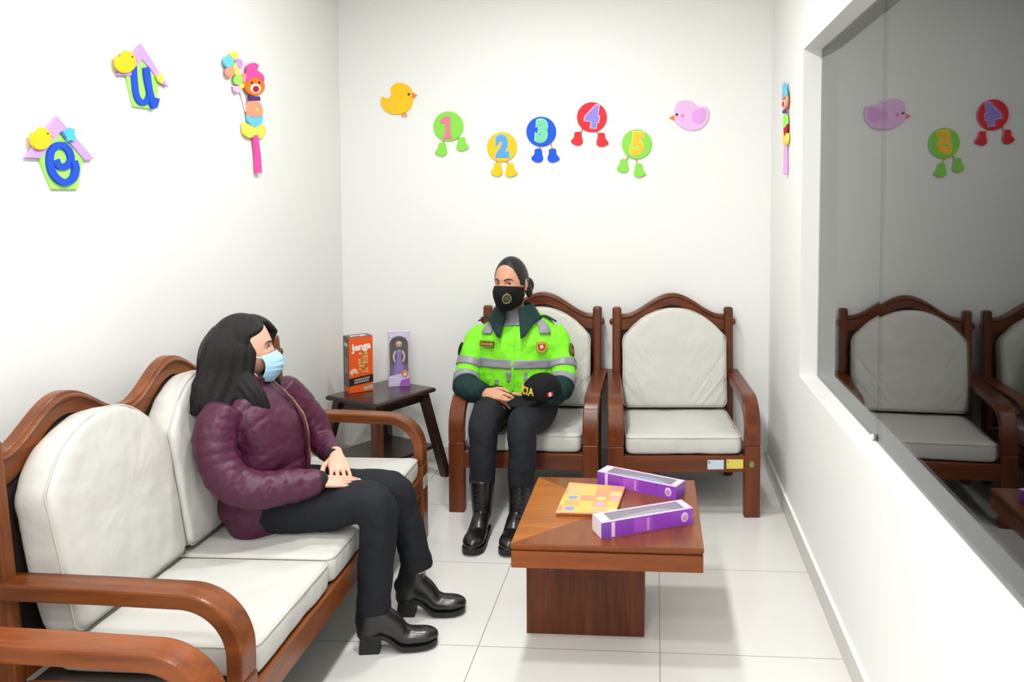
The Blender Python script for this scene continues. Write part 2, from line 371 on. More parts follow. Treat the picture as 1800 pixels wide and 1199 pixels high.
def make_seating(name, label, cat, n, W, pitch, Wd, group=None, lean=9, cush_y=.10, zt=0., broken=False, hump=.112, zsh=.36, psh=0.):
    """n seats, outer width W; local front is -Y; origin on the floor under the middle"""
    t = thing(name, label, cat, group=group)
    aw = .074; arm_x = W/2-aw/2; post_x = W/2-.055
    for s in (-1, 1):
        # bent armrest: straight run, then a curve down
        zc = .532; path = [(s*arm_x, .29, zc+.012), (s*arm_x, 0, zc+.006), (s*arm_x, -.19, zc)]
        r = .135
        for i in range(1, 24):
            a = PI/2*i/24; path.append((s*arm_x, -.19-r*math.sin(a), zc-r+r*math.cos(a)))
        path += [(s*arm_x, -.19-r, zc-r), (s*arm_x, -.19-r, .335)]
        if broken and s > 0: path[0] = (s*arm_x, .16, zc+.008)
        b = BM(); sweep(b, path, aw, .04); ar = obj('armrest', b, Wd[1], t, mods=(BEV(.006),))
        b = BM(); sweep(b, [(s*arm_x, -.325, .335), (s*arm_x, -.325, .0)], aw, .044); obj('front_leg', b, Wd[2], t, mods=(BEV(.005),))
        b = BM(); q = s*post_x+psh-(.030 if broken and s > 0 else 0); sweep(b, [(q, .235, 0), (q, .25, .40), (q, .285, .86), (q, .288, .90)], .048, .052)
        obj('rear_post', b, Wd[2], t, mods=(BEV(.014, 4),))
        obj('side_rail', bxm(s*(arm_x-.016)-.014, s*(arm_x-.016)+.014, -.31, .23, .215, .292), Wd[1], t, mods=(BEV(.003),))
        b = BM(); ellipsoid(b, (s*(post_x+(.010 if broken and s > 0 else .028))+psh, .272, .822), (.022 if broken and s > 0 else .012, .012, .018), n=12, m=8); obj('tenon_knob', b, Wd[0], t, True)
    inner = post_x-.02; N = 48*n; span = 2*inner/n
    def ztop(x):
        k = ((x+inner) % span)/span-.5 if abs(x) < inner-1e-6 else -.5
        q = min(1, abs(k)/.46)
        return .860+hump*(.5+.5*math.cos(PI*q))**.85
    top = [(-inner+2*inner*i/N) for i in range(N+1)]
    b = BM(); R = []
    for x in top:
        z = ztop(x); zb = z-.064-.02*(1-abs(z-.86)/hump); yy = lambda q: .250+(q-.40)*.083
        x += psh
        R.append([V((x, yy(zb)-.006, zb)), V((x, yy(z)-.010, z-.022)), V((x, yy(z)-.018, z-.018)), V((x, yy(z)-.018, z-.012)), V((x, yy(z)-.010, z-.009)), V((x, yy(z)-.006, z)),
                  V((x, yy(z)+.026, z)), V((x, yy(zb)+.026, zb))])
    rings(b, R); obj('top_rail', b, Wd[0], t, mods=(BEV(.003),))
    obj('seat_rail', bxm(-arm_x+aw/2-.012, arm_x-aw/2+.012, -.342, -.314, .214, .290), Wd[0], t, mods=(BEV(.003),))
    obj('lower_back_rail', bxm(-post_x, post_x, .225, .255, .30, .37), Wd[0], t, mods=(BEV(.003),))
    obj('seat_deck', bxm(-arm_x+.03, arm_x-.03, -.31, .22, .275, .290), M_BACKBOARD, t)
    b = BM(); R = []
    for x in top:
        zt_ = ztop(x)-.055; x += psh; R.append([V((x, .246, .33)), V((x, .252+(zt_-.40)*.083, zt_)), V((x, .258+(zt_-.40)*.083, zt_)), V((x, .252, .33))])
    rings(b, R); obj('back_panel', b, M_BACKBOARD, t)
    lo = -pitch*(n-1)/2
    for i in range(n):
        last = broken and i == n-1
        x = lo+pitch*i; hw = (pitch-.008)/2 if n > 1 else pitch/2
        rot = (math.radians(-lean), 0, 0)
        b = pillow(arch_outline(hw-.002, 0, zsh, .515), .105, .012)
        if n > 1 and i == 0:
            for vv in b.verts:
                if vv.co.x < -.05: vv.co.x -= .028*min(1, (-vv.co.x-.05)/.1)*(.3+.7*vv.co.z/.4)
        bc = None if last else obj('back_cushion', b, M_CUSH if n > 1 else M_CREASE, t, True, (('SUBSURF', dict(levels=1, render_levels=2)), DISP(.16, .012), DISP(.045, .005)), loc=(x, cush_y+.055, .392+zt), rot=rot)
        ol = arch_outline(hw-.004, .002, zsh, .513); b = BM()
        rg = [V((p[0], -.0395, p[1])) for p in ol]+[V((ol[0][0], -.0395, ol[0][1]))]
        for k in range(len(rg)-1): pass
        if n > 1 and i == 0: rg = [V((q.x-(.028*min(1, (-q.x-.05)/.1)*(.3+.7*q.z/.4) if q.x < -.05 else 0), q.y, q.z)) for q in rg]
        tube(b, [tuple(p) for p in rg], .0028, n=6, nt=len(rg)*2, ref=(0, 1, .01))
        if bc: obj('piping', b, M_PIPE, bc, True, loc=(0, 0, 0))
        b = pillow([(p[0], p[1]) for p in rrect(2*hw-.004, .52, .03)], .086, .008)
        sc = obj('seat_cushion', b, M_CUSH, t, True, (('SUBSURF', dict(levels=1, render_levels=2)), DISP(.14, .010)), loc=(x, -.075, .336+zt), rot=(math.radians(-90), 0, 0))
        b = BM(); pts = [(p[0]*.992, .036, p[1]*.992) for p in rrect(2*hw-.004, .52, .03)]; pts.append(pts[0])
        tube(b, pts, .0028, n=6, nt=len(pts)*2, ref=(0, 1, .01))
        for vv in b.verts: vv.co.y = -vv.co.y
        obj('piping', b, M_PIPE, sc, True, loc=(0, 0, 0))
    return t
def copy_tree(o, parent=None):
    c = o.copy(); C.objects.link(c)
    if parent is not None: c.parent = parent
    for ch in list(o.children): copy_tree(ch, c)
    return c
GA = 'carved wooden armchairs with cream cushions'
ach = make_seating('armchair', 'carved wooden armchair with empty cream cushions and blue and yellow tags, by the reflective window', 'armchair', 1, .708, .545, W_CH, GA)
a2 = copy_tree(ach); a2['label'] = 'carved wooden armchair under the seated person in the bright green jacket'
a3 = copy_tree(ach); a3['label'] = 'carved wooden armchair nearest the camera, only its curved armrest showing in the corner'
ach.location = (.113, 4.005, 0); ach.rotation_euler.z = math.radians(4)
a2.location = (-.612, 4.0, 0); a2.rotation_euler.z = math.radians(-.5)
for ch in a3.children:                                             # the near chair shares the sofa's lighter stain
    for i_, mm in enumerate(W_CH):
        if ch.data.materials[0] == mm: ch.material_slots[0].link = 'OBJECT'; ch.material_slots[0].material = W_NEAR[i_]
a3.location = (-1.238, 1.242, 0); a3.rotation_euler.z = math.radians(90)
# tags on the first armchair's rail
def tagpart(nm, x0, x1, z0, z1, rgb, lab):
    b = BM(); box(b, x0, x1, -.3445, -.342, z0, z1); return obj(nm, b, mat('tag_'+nm+lab[:4], rgb, .4), ach, label=lab, mods=(BEV(.001),))
tg = tagpart('inventory_tag', .108, .184, .228, .272, (196, 214, 226), 'pale blue inventory tag')
b = BM(); ellipsoid(b, (.116, -.3455, .262), (.005, .001, .005), n=10, m=6); obj('green_dot', b, mat('green_dot', (90, 140, 60), .5), tg)
tg = tagpart('inventory_tag', .196, .274, .231, .275, (222, 205, 84), 'yellow inventory tag')
b = BM(); ellipsoid(b, (.204, -.3455, .264), (.004, .001, .004), n=10, m=6); obj('green_dot', b, mat('ochre_dot', (170, 140, 60), .5), tg)
b = BM(); ellipsoid(b, (.313, -.3475, .252), (.012, .0012, .015), n=16, m=6); obj('round_sticker', b, mat('sticker_green', (118, 140, 62), .5), ach, label='round green sticker')
sofa = make_seating('sofa', 'three-seat carved wooden sofa with cream cushions along the left wall', 'sofa', 3, 1.62, .484, W_SO, lean=9, cush_y=.10, broken=True, hump=.096, zsh=.36, psh=-.022)
sofa.location = (-1.324, 2.575, 0); sofa.rotation_euler.z = math.radians(90.9)
b = BM(); box(b, .736, .812, -.3475, -.345, .235, .290)
obj('inventory_tag', bxm(.738, .800, -.3485, -.3465, .235, .285), mat('tag_faded', (196, 200, 170), .5), sofa, label='faded pale tag'); b.free()

# ------------------------------------------------------------------ coffee table
W_T = wood_set('table_wood', (146, 76, 28), (102, 49, 17), rough=.45, coat=.03)
W_TO = wood('table_wood_amber', (178, 104, 34), (140, 74, 22), 0, rough=.3, coat=.12)
W_TT = wood('table_wood_top', (138, 74, 30), (108, 52, 20), 1, rough=.3, coat=.12)
W_TS = wood('table_wood_striped', (112, 56, 24), (66, 30, 12), 2, rough=.5, coat=0)
ct = thing('coffee_table', 'low square coffee table with quartered veneer top on block base', 'coffee table', (-.147, 2.715, 0))
hx, y0, y1, zt = .3, -.303, .297, .41
b = BM()
for z0, z1, ins in ((.332, .386, .002), (.386, .394, .008), (.394, .409, 0)):
    box(b, -hx+ins, hx-ins, y0+ins, y1-ins, z0, z1)
obj('apron', b, W_T[0], ct, mods=(BEV(.003),))
b = BM(); cm = V((0, (y0+y1)/2, zt)); cs = [V((-hx+.002, y0+.002, zt)), V((hx-.002, y0+.002, zt)), V((hx-.002, y1-.002, zt)), V((-hx+.002, y1-.002, zt))]
vs = [b.verts.new(p) for p in cs]; vc = b.verts.new(cm)
for i in range(4):
    f = b.faces.new((vs[i], vs[(i+1) % 4], vc)); f.material_index = 1 if i == 3 else 0
lowv = [b.verts.new(p-V((0, 0, .0012))) for p in cs]
for i in range(4): b.faces.new((vs[i], lowv[i], lowv[(i+1) % 4], vs[(i+1) % 4]))
b.faces.new(lowv)
obj('table_top', b, [W_TT, W_TO], ct)
obj('base', bxm(-.286, .114, -.08, .25, 0, .332), W_TS, ct, mods=(BEV(.002),))

# ------------------------------------------------------------------ corner side table
W_D = wood_set('dark_wood', (62, 42, 36), (36, 24, 22), rough=.25)
st = thing('side_table', 'small dark brown corner table with splayed legs and low shelf', 'side table', (-1.415, 4.03, 0), math.radians(-27))
A, B_ = .178, .208
b = BM()
R = []
for z, g in ((.452, -.012), (.458, 0), (.468, .004), (.474, 0), (.480, -.006)):
    R.append([V((sx*(A+g), sy*(B_+g), z)) for sx, sy in ((-1, -1), (1, -1), (1, 1), (-1, 1))])
rings(b, R); obj('table_top', b, W_D[0], st, mods=(BEV(.002),))
for sx in (-1, 1):
    for sy in (-1, 1):
        b = BM(); x, y = sx*(A-.045), sy*(B_-.045); e = .085
        h = .022
        rings(b, [[V((x+sx*e*k+dx*h, y+sy*e*k*.9+dy*h, .452*(1-k))) for dx, dy in ((-1, -1), (1, -1), (1, 1), (-1, 1))] for k in (0, .5, 1)])
        obj('leg', b, wood('side_table_leg', (104, 62, 40), (60, 36, 28), 2) if (sx, sy) == (1, -1) else W_D[2], st, mods=(BEV(.004),))
obj('apron', bxm(-A+.04, A-.04, -B_+.04, B_-.04, .41, .452), W_D[0], st)
obj('lower_shelf', bxm(-A+.0, A-.0, -B_+.0, B_-.0, .155, .173), W_D[1], st, mods=(BEV(.002),))
b = BM(); ellipsoid(b, (A-.045+.006, -(B_-.045)-.0050-.0232, .424), (.008, .003, .008), n=12, m=6); obj('round_sticker', b, mat('sticker_lime', (130, 150, 40), .5), st, label='round yellow-green sticker')

# ------------------------------------------------------------------ things on the tables
def solid_col(name, rgb, rough=.4, **k): return mat(name, rgb, rough, **k)
def check_mat(name):
    """packet paper: soft orange and yellow squares with round coloured dots"""
    m = bpy.data.materials.new(name); m.use_nodes = True; nt = m.node_tree; b = nt.nodes['Principled BSDF']
    tc = nd(nt, 'ShaderNodeTexCoord'); mp = nd(nt, 'ShaderNodeMapping'); mp.inputs['Scale'].default_value = (20, 20, 20); mp.inputs['Location'].default_value = (.3, .1, .0)
    nt.links.new(tc.outputs['Object'], mp.inputs[0])
    vo = nd(nt, 'ShaderNodeTexVoronoi'); vo.inputs['Scale'].default_value = 1; vo.inputs['Randomness'].default_value = .0; vo.voronoi_dimensions = '2D'
    nt.links.new(mp.outputs[0], vo.inputs['Vector'])
    wn = nd(nt, 'ShaderNodeTexWhiteNoise'); wn.noise_dimensions = '3D'; nt.links.new(vo.outputs['Position'], wn.inputs['Vector'])
    r = nd(nt, 'ShaderNodeValToRGB'); r.color_ramp.interpolation = 'CONSTANT'
    cols = [(0, (236, 166, 96)), (.25, (238, 190, 98)), (.5, (232, 150, 116)), (.75, (238, 180, 128))]
    el = r.color_ramp.elements; el[0].color = (*lin(cols[0][1]), 1); el[1].position = .25; el[1].color = (*lin(cols[1][1]), 1)
    for p, c in cols[2:]: e = el.new(p); e.color = (*lin(c), 1)
    nt.links.new(wn.outputs['Value'], r.inputs[0])
    # dots in some of the squares
    sep = nd(nt, 'ShaderNodeSeparateColor'); nt.links.new(wn.outputs['Color'], sep.inputs[0])
    lt = nd(nt, 'ShaderNodeMath', operation='LESS_THAN'); lt.inputs[1].default_value = .36; nt.links.new(vo.outputs['Distance'], lt.inputs[0])
    gt = nd(nt, 'ShaderNodeMath', operation='GREATER_THAN'); gt.inputs[1].default_value = .5; nt.links.new(sep.outputs[1], gt.inputs[0])
    mu = nd(nt, 'ShaderNodeMath', operation='MULTIPLY'); nt.links.new(lt.outputs[0], mu.inputs[0]); nt.links.new(gt.outputs[0], mu.inputs[1])
    r2 = nd(nt, 'ShaderNodeValToRGB'); r2.color_ramp.interpolation = 'CONSTANT'; e2 = r2.color_ramp.elements
    e2[0].color = (*lin((140, 150, 205)), 1); e2[1].position = .4; e2[1].color = (*lin((222, 160, 190)), 1); e = e2.new(.7); e.color = (*lin((240, 205, 130)), 1)
    nt.links.new(sep.outputs[2], r2.inputs[0])
    mx = nd(nt, 'ShaderNodeMix', data_type='RGBA'); nt.links.new(mu.outputs[0], mx.inputs[0]); nt.links.new(r.outputs[0], mx.inputs[6]); nt.links.new(r2.outputs[0], mx.inputs[7])
    nt.links.new(mx.outputs[2], b.inputs['Base Color']); b.inputs['Roughness'].default_value = .45
    return m
pk = thing('paper_packet', 'flat orange and yellow patterned paper packet with coloured dots on the coffee table', 'packet', (-.222, 2.775, .41), math.radians(-1.5))
b = BM(); prism(b, [(-.108, -.138, .0005), (.095, -.135, .0005), (.112, .122, .0005), (-.100, .148, .0005)], (0, 0, .013))
obj('sleeve', b, check_mat('packet_paper'), pk, mods=(BEV(.003),))
b = BM(); prism(b, [(-.106, -.1392, .003), (.094, -.1362, .003), (.094, -.1350, .003), (-.106, -.1380, .003)], (0, 0, .006)); obj('open_edge', b, mat('packet_edge', (150, 92, 60), .6), pk)

M_PUR = mat('purple_card', (144, 68, 196), .32, coat=.2, var=.12); M_PURD = mat('deep_purple_card', (92, 34, 160), .3, coat=.3)
M_LIL = mat('lilac_card', (226, 204, 236), .35); M_WHT = mat('white_card', (238, 236, 240), .4); M_PINKC = mat('orchid_card', (170, 84, 206), .3)
M_FILM = bpy.data.materials.new('clear_film'); M_FILM.use_nodes = True
_nt = M_FILM.node_tree; _b = _nt.nodes['Principled BSDF']; _b.inputs['Base Color'].default_value = (*lin((196, 192, 200)), 1); _b.inputs['Roughness'].default_value = .12
_tr = nd(_nt, 'ShaderNodeBsdfTransparent'); _mx = nd(_nt, 'ShaderNodeMixShader'); _mx.inputs[0].default_value = .30
_nt.links.new(_tr.outputs[0], _mx.inputs[1]); _nt.links.new(_b.outputs[0], _mx.inputs[2]); _nt.links.new(_mx.outputs[0], _nt.nodes['Material Output'].inputs[0])
M_INS = mat('box_inside', (120, 112, 130), .6)
def toy_box(label, loc, rz, L, D, H, tint, content):
    t = thing('toy_box', label, 'toy box', loc, rz, 'purple window boxes on the coffee table')
    b = BM(); w = .0015; z1 = H
    box(b, -L/2, L/2, -D/2, -D/2+w, 0, H); box(b, -L/2, L/2, D/2-w, D/2, 0, H)
    box(b, -L/2, -L/2+w, -D/2+w, D/2-w, 0, H); box(b, L/2-w, L/2, -D/2+w, D/2-w, 0, H); box(b, -L/2+w, L/2-w, -D/2+w, D/2-w, 0, w)
    obj('carton', b, M_PUR, t)
    b = BM(); m = .015; e = .0007                                  # top panel around the window
    box(b, -L/2, L/2, -D/2, -D/2+m*.6, H, H+e); box(b, -L/2, L/2, D/2-m*.6, D/2, H, H+e)
    box(b, -L/2, -L/2+.035, -D/2+m*.6, D/2-m*.6, H, H+e); box(b, L/2-.025, L/2, -D/2+m*.6, D/2-m*.6, H, H+e)
    obj('top_panel', b, M_LIL, t)
    obj('window_film', bxm(-L/2+.035, L/2-.025, -D/2+m*.6, D/2-m*.6, H-.001, H-.0002), M_FILM, t)
    b = BM(); box(b, -L/2+.003, L/2-.003, -D/2+.003, D/2-.003, .002, H*.45); obj('tray', b, M_INS, t)
    b = BM(); tube(b, [(-L*.30, 0, H*.62), (-L*.05, 0, H*.66), (L*.2, 0, H*.64), (L*.38, 0, H*.62)], [.008, (.012, .02), (.015, .024), .006], n=12); obj('toy', b, content, t, True)
    y = -D/2-.0005
    def strip(nm, x0, x1, z0, z1, m, yy=y): obj(nm, bxm(x0, x1, yy-.0002, yy+.0004, z0, z1), m, t)
    strip('side_stripe', -L/2+.004, -L/2+.012, .003, H-.003, mat('violet_card', (110, 84, 170), .4)); strip('side_stripe', -L/2+.034, -L/2+.046, .002, H-.002, M_LIL)
    strip('printed_block', -.05, .015, .002, H-.002, M_PINKC); strip('printed_block', .03, .085, .004, H-.004, mat('violet_print', (148, 66, 196), .35))
    strip('lettering_bar', -.005, .004, .004, H-.006, mat('mauve_print', (196, 150, 220), .4), y-.0004)
    obj('end_panel', bxm(-L/2-.0008, -L/2-.0002, -D/2+.002, D/2-.002, .002, H-.002), M_WHT, t)
    b = BM(); ellipsoid(b, (L/2-.03, y-.0002, H*.5), (.0135, .0008, .0165), n=24, m=6); d = obj('round_emblem', b, mat('emblem_pale', (232, 206, 238), .4), t, True)
    b = BM(); ellipsoid(b, (L/2-.03, y-.0010, H*.5), (.009, .0006, .010), n=20, m=6); obj('emblem_mark', b, mat('emblem_mauve', (205, 150, 215), .4), d, True)
    return t
toy_box('purple window toy box in front, nearest the camera edge of coffee table', (-.037, 2.568, .41), math.radians(26), .325, .08, .052, None, mat('toy_grey', (176, 170, 184), .35))
toy_box('purple window toy box at the far edge of coffee table, pale blue toy inside', (-.052, 2.913, .41), math.radians(-26.5), .325, .078, .047, None, mat('toy_blue', (110, 170, 226), .4))

# block game carton on the side table
gb = thing('game_box', 'tall orange game carton with black band and white lettering, on dark corner table', 'game box', (-1.540, 4.036, .481), math.radians(40))
gw, gd, gh = .125, .085, .288
M_OR = mat('orange_card', (238, 92, 30), .35, coat=.3); M_BLK = mat('black_card', (38, 32, 32), .4); M_BRN = mat('brown_card', (92, 74, 68), .45); M_WC = mat('white_ink', (248, 246, 242), .4)
M_TAN = mat('tan_block', (222, 178, 106), .5); M_TAN2 = mat('tan_block_shadow', (176, 118, 60), .5)
obj('carton', bxm(-gw/2, gw/2, -gd/2, gd/2, 0, gh), M_OR, gb, mods=(BEV(.001),))
obj('left_panel', bxm(-gw/2-.0008, -gw/2, -gd/2, gd/2, .03, gh), M_BRN, gb)
obj('left_lower_panel', bxm(-gw/2-.0009, -gw/2, -gd/2, gd/2, 0, .03), mat('dark_orange_card', (206, 80, 28), .4), gb)
obj('top_panel', bxm(-gw/2, gw/2, -gd/2, gd/2, gh, gh+.0008), M_BRN, gb)
FX = (1, 0, 0); FU = (0, 0, 1)
ff = lambda x, z, d=0: frame((x, -gd/2-.0006-d, z), FX, FU)
def fbox(nm, x0, x1, z0, z1, m, d=.0006, tilt=0):
    b = BM(); pts = [(x0, z0-tilt), (x1, z0+tilt), (x1, z1+tilt), (x0, z1-tilt)]; prism(b, [(x, -gd/2-d, z) for x, z in pts], (0, d-.0001, 0)); return obj(nm, b, m, gb)
fbox('black_band', -gw/2, gw/2, .042, .082, M_BLK, .0006, .006)
fbox('lower_stripe', .012, gw/2, .010, .030, mat('silver_print', (176, 170, 160), .4), .0006, .003)
placed_text('lettering', 'Jenga', .050, frame((.002, -gd/2-.0012, .236), (1, 0, .10), FU), M_WC, gb, bold=.0018, depth=.0006, sx=.93)
b = BM(); random.seed(11)
for r_ in range(2):                                                  # small print, too blurred in the photo to read
    x = -.036
    while x < .040:
        w_ = random.uniform(.005, .010); z = .068-.013*r_+.10*x; prism(b, [(x, -gd/2-.0014, z-.004), (x+w_, -gd/2-.0014, z-.004+.1*w_), (x+w_, -gd/2-.0014, z+.004+.1*w_), (x, -gd/2-.0014, z+.004)], (0, .0008, 0)); x += w_+.0025
obj('small_print', b, mat('grey_ink', (190, 184, 178), .5), gb)
b = BM(); random.seed(3)
for k in range(7):
    z = .098+k*.016
    for q in range(3):
        if (k*7+q*3) % 5 == 0: continue
        x = .012+(q-1)*.0165+random.uniform(-.004, .004)
        box(b, x-.0075, x+.0075, -gd/2-.0016, -gd/2-.0004, z, z+.012)
obj('printed_block_tower', b, M_TAN, gb)
b = BM()
for k in range(5):
    z = .10+k*.022; box(b, -.004, .030, -gd/2-.0019, -gd/2-.0004, z, z+.004)
obj('printed_tower_shade', b, M_TAN2, gb)
b = BM(); tube(b, [(-.055, -gd/2-.0004, .10), (-.035, -gd/2-.0004, .115), (-.018, -gd/2-.0004, .098)], [(.0010, .012), (.0010, .011), (.0006, .005)], n=8, ref=(0, 1, 0)); obj('printed_hand', b, mat('hand_print', (240, 190, 160), .5), gb)
placed_text('top_lettering', 'Jenga', .040, frame((0, 0, gh+.0012), FX, (0, 1, 0)), M_WC, gb, bold=.0016, depth=.0004)
placed_text('side_lettering', 'Jenga', .026, frame((-gw/2-.0012, 0, .25), (0, -1, 0), FU), mat('pale_ink', (214, 206, 200), .5), gb, bold=.001, depth=.0004, sx=.9)
b = BM(); box(b, -gw/2-.0016, -gw/2-.0006, -.03, .02, .10, .18); obj('side_print', b, mat('side_print', (130, 116, 110), .5), gb)

# doll in its window box
dbx = thing('doll_box', 'white and lilac doll carton with open dark window, on dark corner table', 'doll box', (-1.366, 4.165, .481), math.radians(17))
dw, dd, dh = .112, .062, .292
M_DB = mat('doll_card', (216, 206, 232), .4); M_DBI = mat('doll_box_inside', (112, 92, 100), .6)
b = BM(); box(b, -dw/2, -dw/2+.002, -dd/2, dd/2, 0, dh); box(b, dw/2-.002, dw/2, -dd/2, dd/2, 0, dh); box(b, -dw/2+.002, dw/2-.002, -dd/2, dd/2, 0, .002); box(b, -dw/2+.002, dw/2-.002, -dd/2, dd/2, dh-.002, dh)
box(b, -dw/2+.002, dw/2-.002, dd/2-.002, dd/2, .002, dh-.002)
obj('carton', b, M_DB, dbx)
obj('lining', bxm(-dw/2+.0022, dw/2-.0022, dd/2-.004, dd/2-.0022, .003, dh-.003), M_DBI, dbx)
b = BM(); yf = -dd/2
prism(b, [(-dw/2, yf, 0), (dw/2, yf, 0), (dw/2, yf, .10), (.046, yf, .075), (-.046, yf, .058), (-dw/2, yf, .07)], (0, .0012, 0)); obj('front_panel', b, mat('doll_front', (206, 190, 228), .4), dbx)
b = BM(); prism(b, [(0, yf-.0006, .002), (dw/2-.001, yf-.0006, .002), (dw/2-.001, yf-.0006, .045), (.012, yf-.0006, .034)], (0, .0008, 0)); obj('purple_flash', b, mat('purple_flash', (168, 92, 196), .4), dbx)
b = BM()
arc = [(.054*math.cos(a), .225+.055*math.sin(a)) for a in [PI*i/16 for i in range(17)]]
prism(b, [(x, yf, z) for x, z in [(dw/2, .225), (dw/2, dh), (-dw/2, dh), (-dw/2, .225)]+[(-.049, .225)]+[(-.049*math.cos(PI*i/16), .225+.045*math.sin(PI*i/16)) for i in range(1, 16)]+[(.049, .225)]], (0, .0012, 0)); obj('header_panel', b, M_DB, dbx)
for s in (-1, 1):
    obj('edge_strip', bxm(s*.0525-.0035, s*.0525+.0035, yf, yf+.0012, .07, .225), M_DB, dbx)
    b = BM(); ellipsoid(b, (s*.040, yf-.0004, dh-.022), (.010, .0006, .013), n=18, m=6); obj('header_flower', b, mat('pale_flower', (188, 184, 226), .5), dbx, True)
    b = BM(); ellipsoid(b, (s*.040, yf-.0010, dh-.022), (.005, .0005, .006), n=12, m=6); obj('flower_centre', b, M_WHT, dbx, True)
b = BM(); ellipsoid(b, (.030, yf-.0010, .068), (.017, .0010, .020), n=20, m=6); pr_ = obj('round_portrait', b, mat('portrait_orange', (206, 128, 74), .5), dbx, True)
b = BM(); ellipsoid(b, (.030, yf-.0020, .064), (.009, .0006, .011), n=16, m=6); obj('portrait_face', b, mat('portrait_skin', (240, 200, 170), .5), pr_, True)
b = BM(); random.seed(5)
for k in range(3):
    z = .046-k*.013
    tube(b, [(-.047+.008*j, yf-.0008, z+.003*math.sin(j*2.1+k)) for j in range(7)], [.0014]*7, n=5)
obj('script_swirl', b, mat('white_script', (246, 242, 250), .5), dbx, True)
obj('window_film', bxm(-.049, .049, yf+.0012, yf+.0018, .06, .27), None or mat('film_clear', (255, 255, 255), .05), dbx)
_fm = MATS['film_clear'].node_tree; _t2 = nd(_fm, 'ShaderNodeBsdfTransparent'); _m2 = nd(_fm, 'ShaderNodeMixShader'); _m2.inputs[0].default_value = .06
_fm.links.new(_t2.outputs[0], _m2.inputs[1]); _fm.links.new(_fm.nodes['Principled BSDF'].outputs[0], _m2.inputs[2]); _fm.links.new(_m2.outputs[0], _fm.nodes['Material Output'].inputs[0])
dl = thing('doll', 'small dark-haired doll in a violet gown standing inside the window carton', 'doll', (-1.366, 4.165, .4835), math.radians(17))
M_DSK = mat('doll_skin', (232, 190, 160), .4); M_DHR = mat('doll_hair', (32, 19, 18), .5); M_DDR = mat('doll_gown', (128, 92, 188), .35, bump=(90, .4))
b = BM(); Loft([((0, .005, .002), .022, .042), ((0, .005, .05), .020, .038), ((0, .004, .11), .015, .024), ((0, .002, .145), .011, .014), ((0, .002, .175), .011, .018), ((0, .002, .19), .007, .012)], (0, -1, 0)).mesh(b, nt=30, n=40, mod=lambda t, th: .0018*math.sin(th*9)*max(0, 1-t*1.8)); obj('gown', b, M_DDR, dl, True)
b = BM(); Loft([((0, .002, .185), .006), ((0, .001, .202), .0055), ((0, 0, .208), .012, .014), ((0, -.002, .222), .016, .018), ((0, 0, .240), .013, .015), ((0, 0, .247), .004)], (0, -1, 0)).mesh(b, nt=24, n=20)
for s in (-1, 1): tube(b, [(s*.018, .002, .182), (s*.028, -.002, .155), (s*.022, -.014, .128)], [.006, .005, .004], n=8)
obj('body', b, M_DSK, dl, True)
b = BM(); Loft([((0, .002, .266), .010, .010), ((0, .002, .256), .019, .025), ((0, .004, .240), .019, .032), ((0, .008, .215), .015, .037), ((0, .010, .17), .013, .041), ((0, .012, .12), .010, .042), ((0, .014, .10), .004, .028)], (0, -1, 0)).mesh(b, nt=24, n=24); obj('hair', b, M_DHR, dl, True)
for s in (-1, 1):
    b = BM(); ellipsoid(b, (s*.0065, -.0175, .222), (.0028, .0016, .0030), n=10, m=6); obj('eye', b, mat('doll_eye', (50, 36, 40), .3), dl, True)

# ------------------------------------------------------------------ foam cut-outs stuck on the walls
def foam(name, rgb, rough=.7): return mat('foam_'+name, rgb, rough, .2, bump=(260, .15, .001))
FM = dict(yellow=foam('yellow', (246, 200, 40)), green=foam('green', (142, 220, 84)), blue=foam('blue', (40, 92, 222)), red=foam('red', (226, 56, 64)), pink=foam('pink', (238, 126, 158)),
          lilac=foam('lilac', (196, 160, 236)), orchid=foam('orchid', (234, 190, 236)), orchid2=foam('orchid2', (226, 166, 228)), sky=foam('sky', (96, 168, 226)), mint=foam('mint', (120, 214, 170)), lav=foam('lav', (150, 140, 226)), amber=foam('amber', (250, 200, 60)),
          orange=foam('orange', (246, 128, 44)), hot=foam('hot', (232, 84, 170)), peach=foam('peach', (248, 160, 130)), cyan=foam('cyan', (110, 206, 240)), purple=foam('purple', (84, 50, 140)), lemon=foam('lemon', (248, 226, 96)), nose=foam('nose', (176, 32, 40)), white=foam('white', (244, 240, 236)),
          lime=foam('lime', (170, 240, 110)), glit=foam('glit', (36, 82, 206)), aqua=foam('aqua', (84, 190, 232)), beak=foam('beak', (240, 130, 60)), black=foam('black', (40, 34, 40)), cord=foam('cord', (220, 120, 60)), blush=foam('blush', (228, 140, 190)))
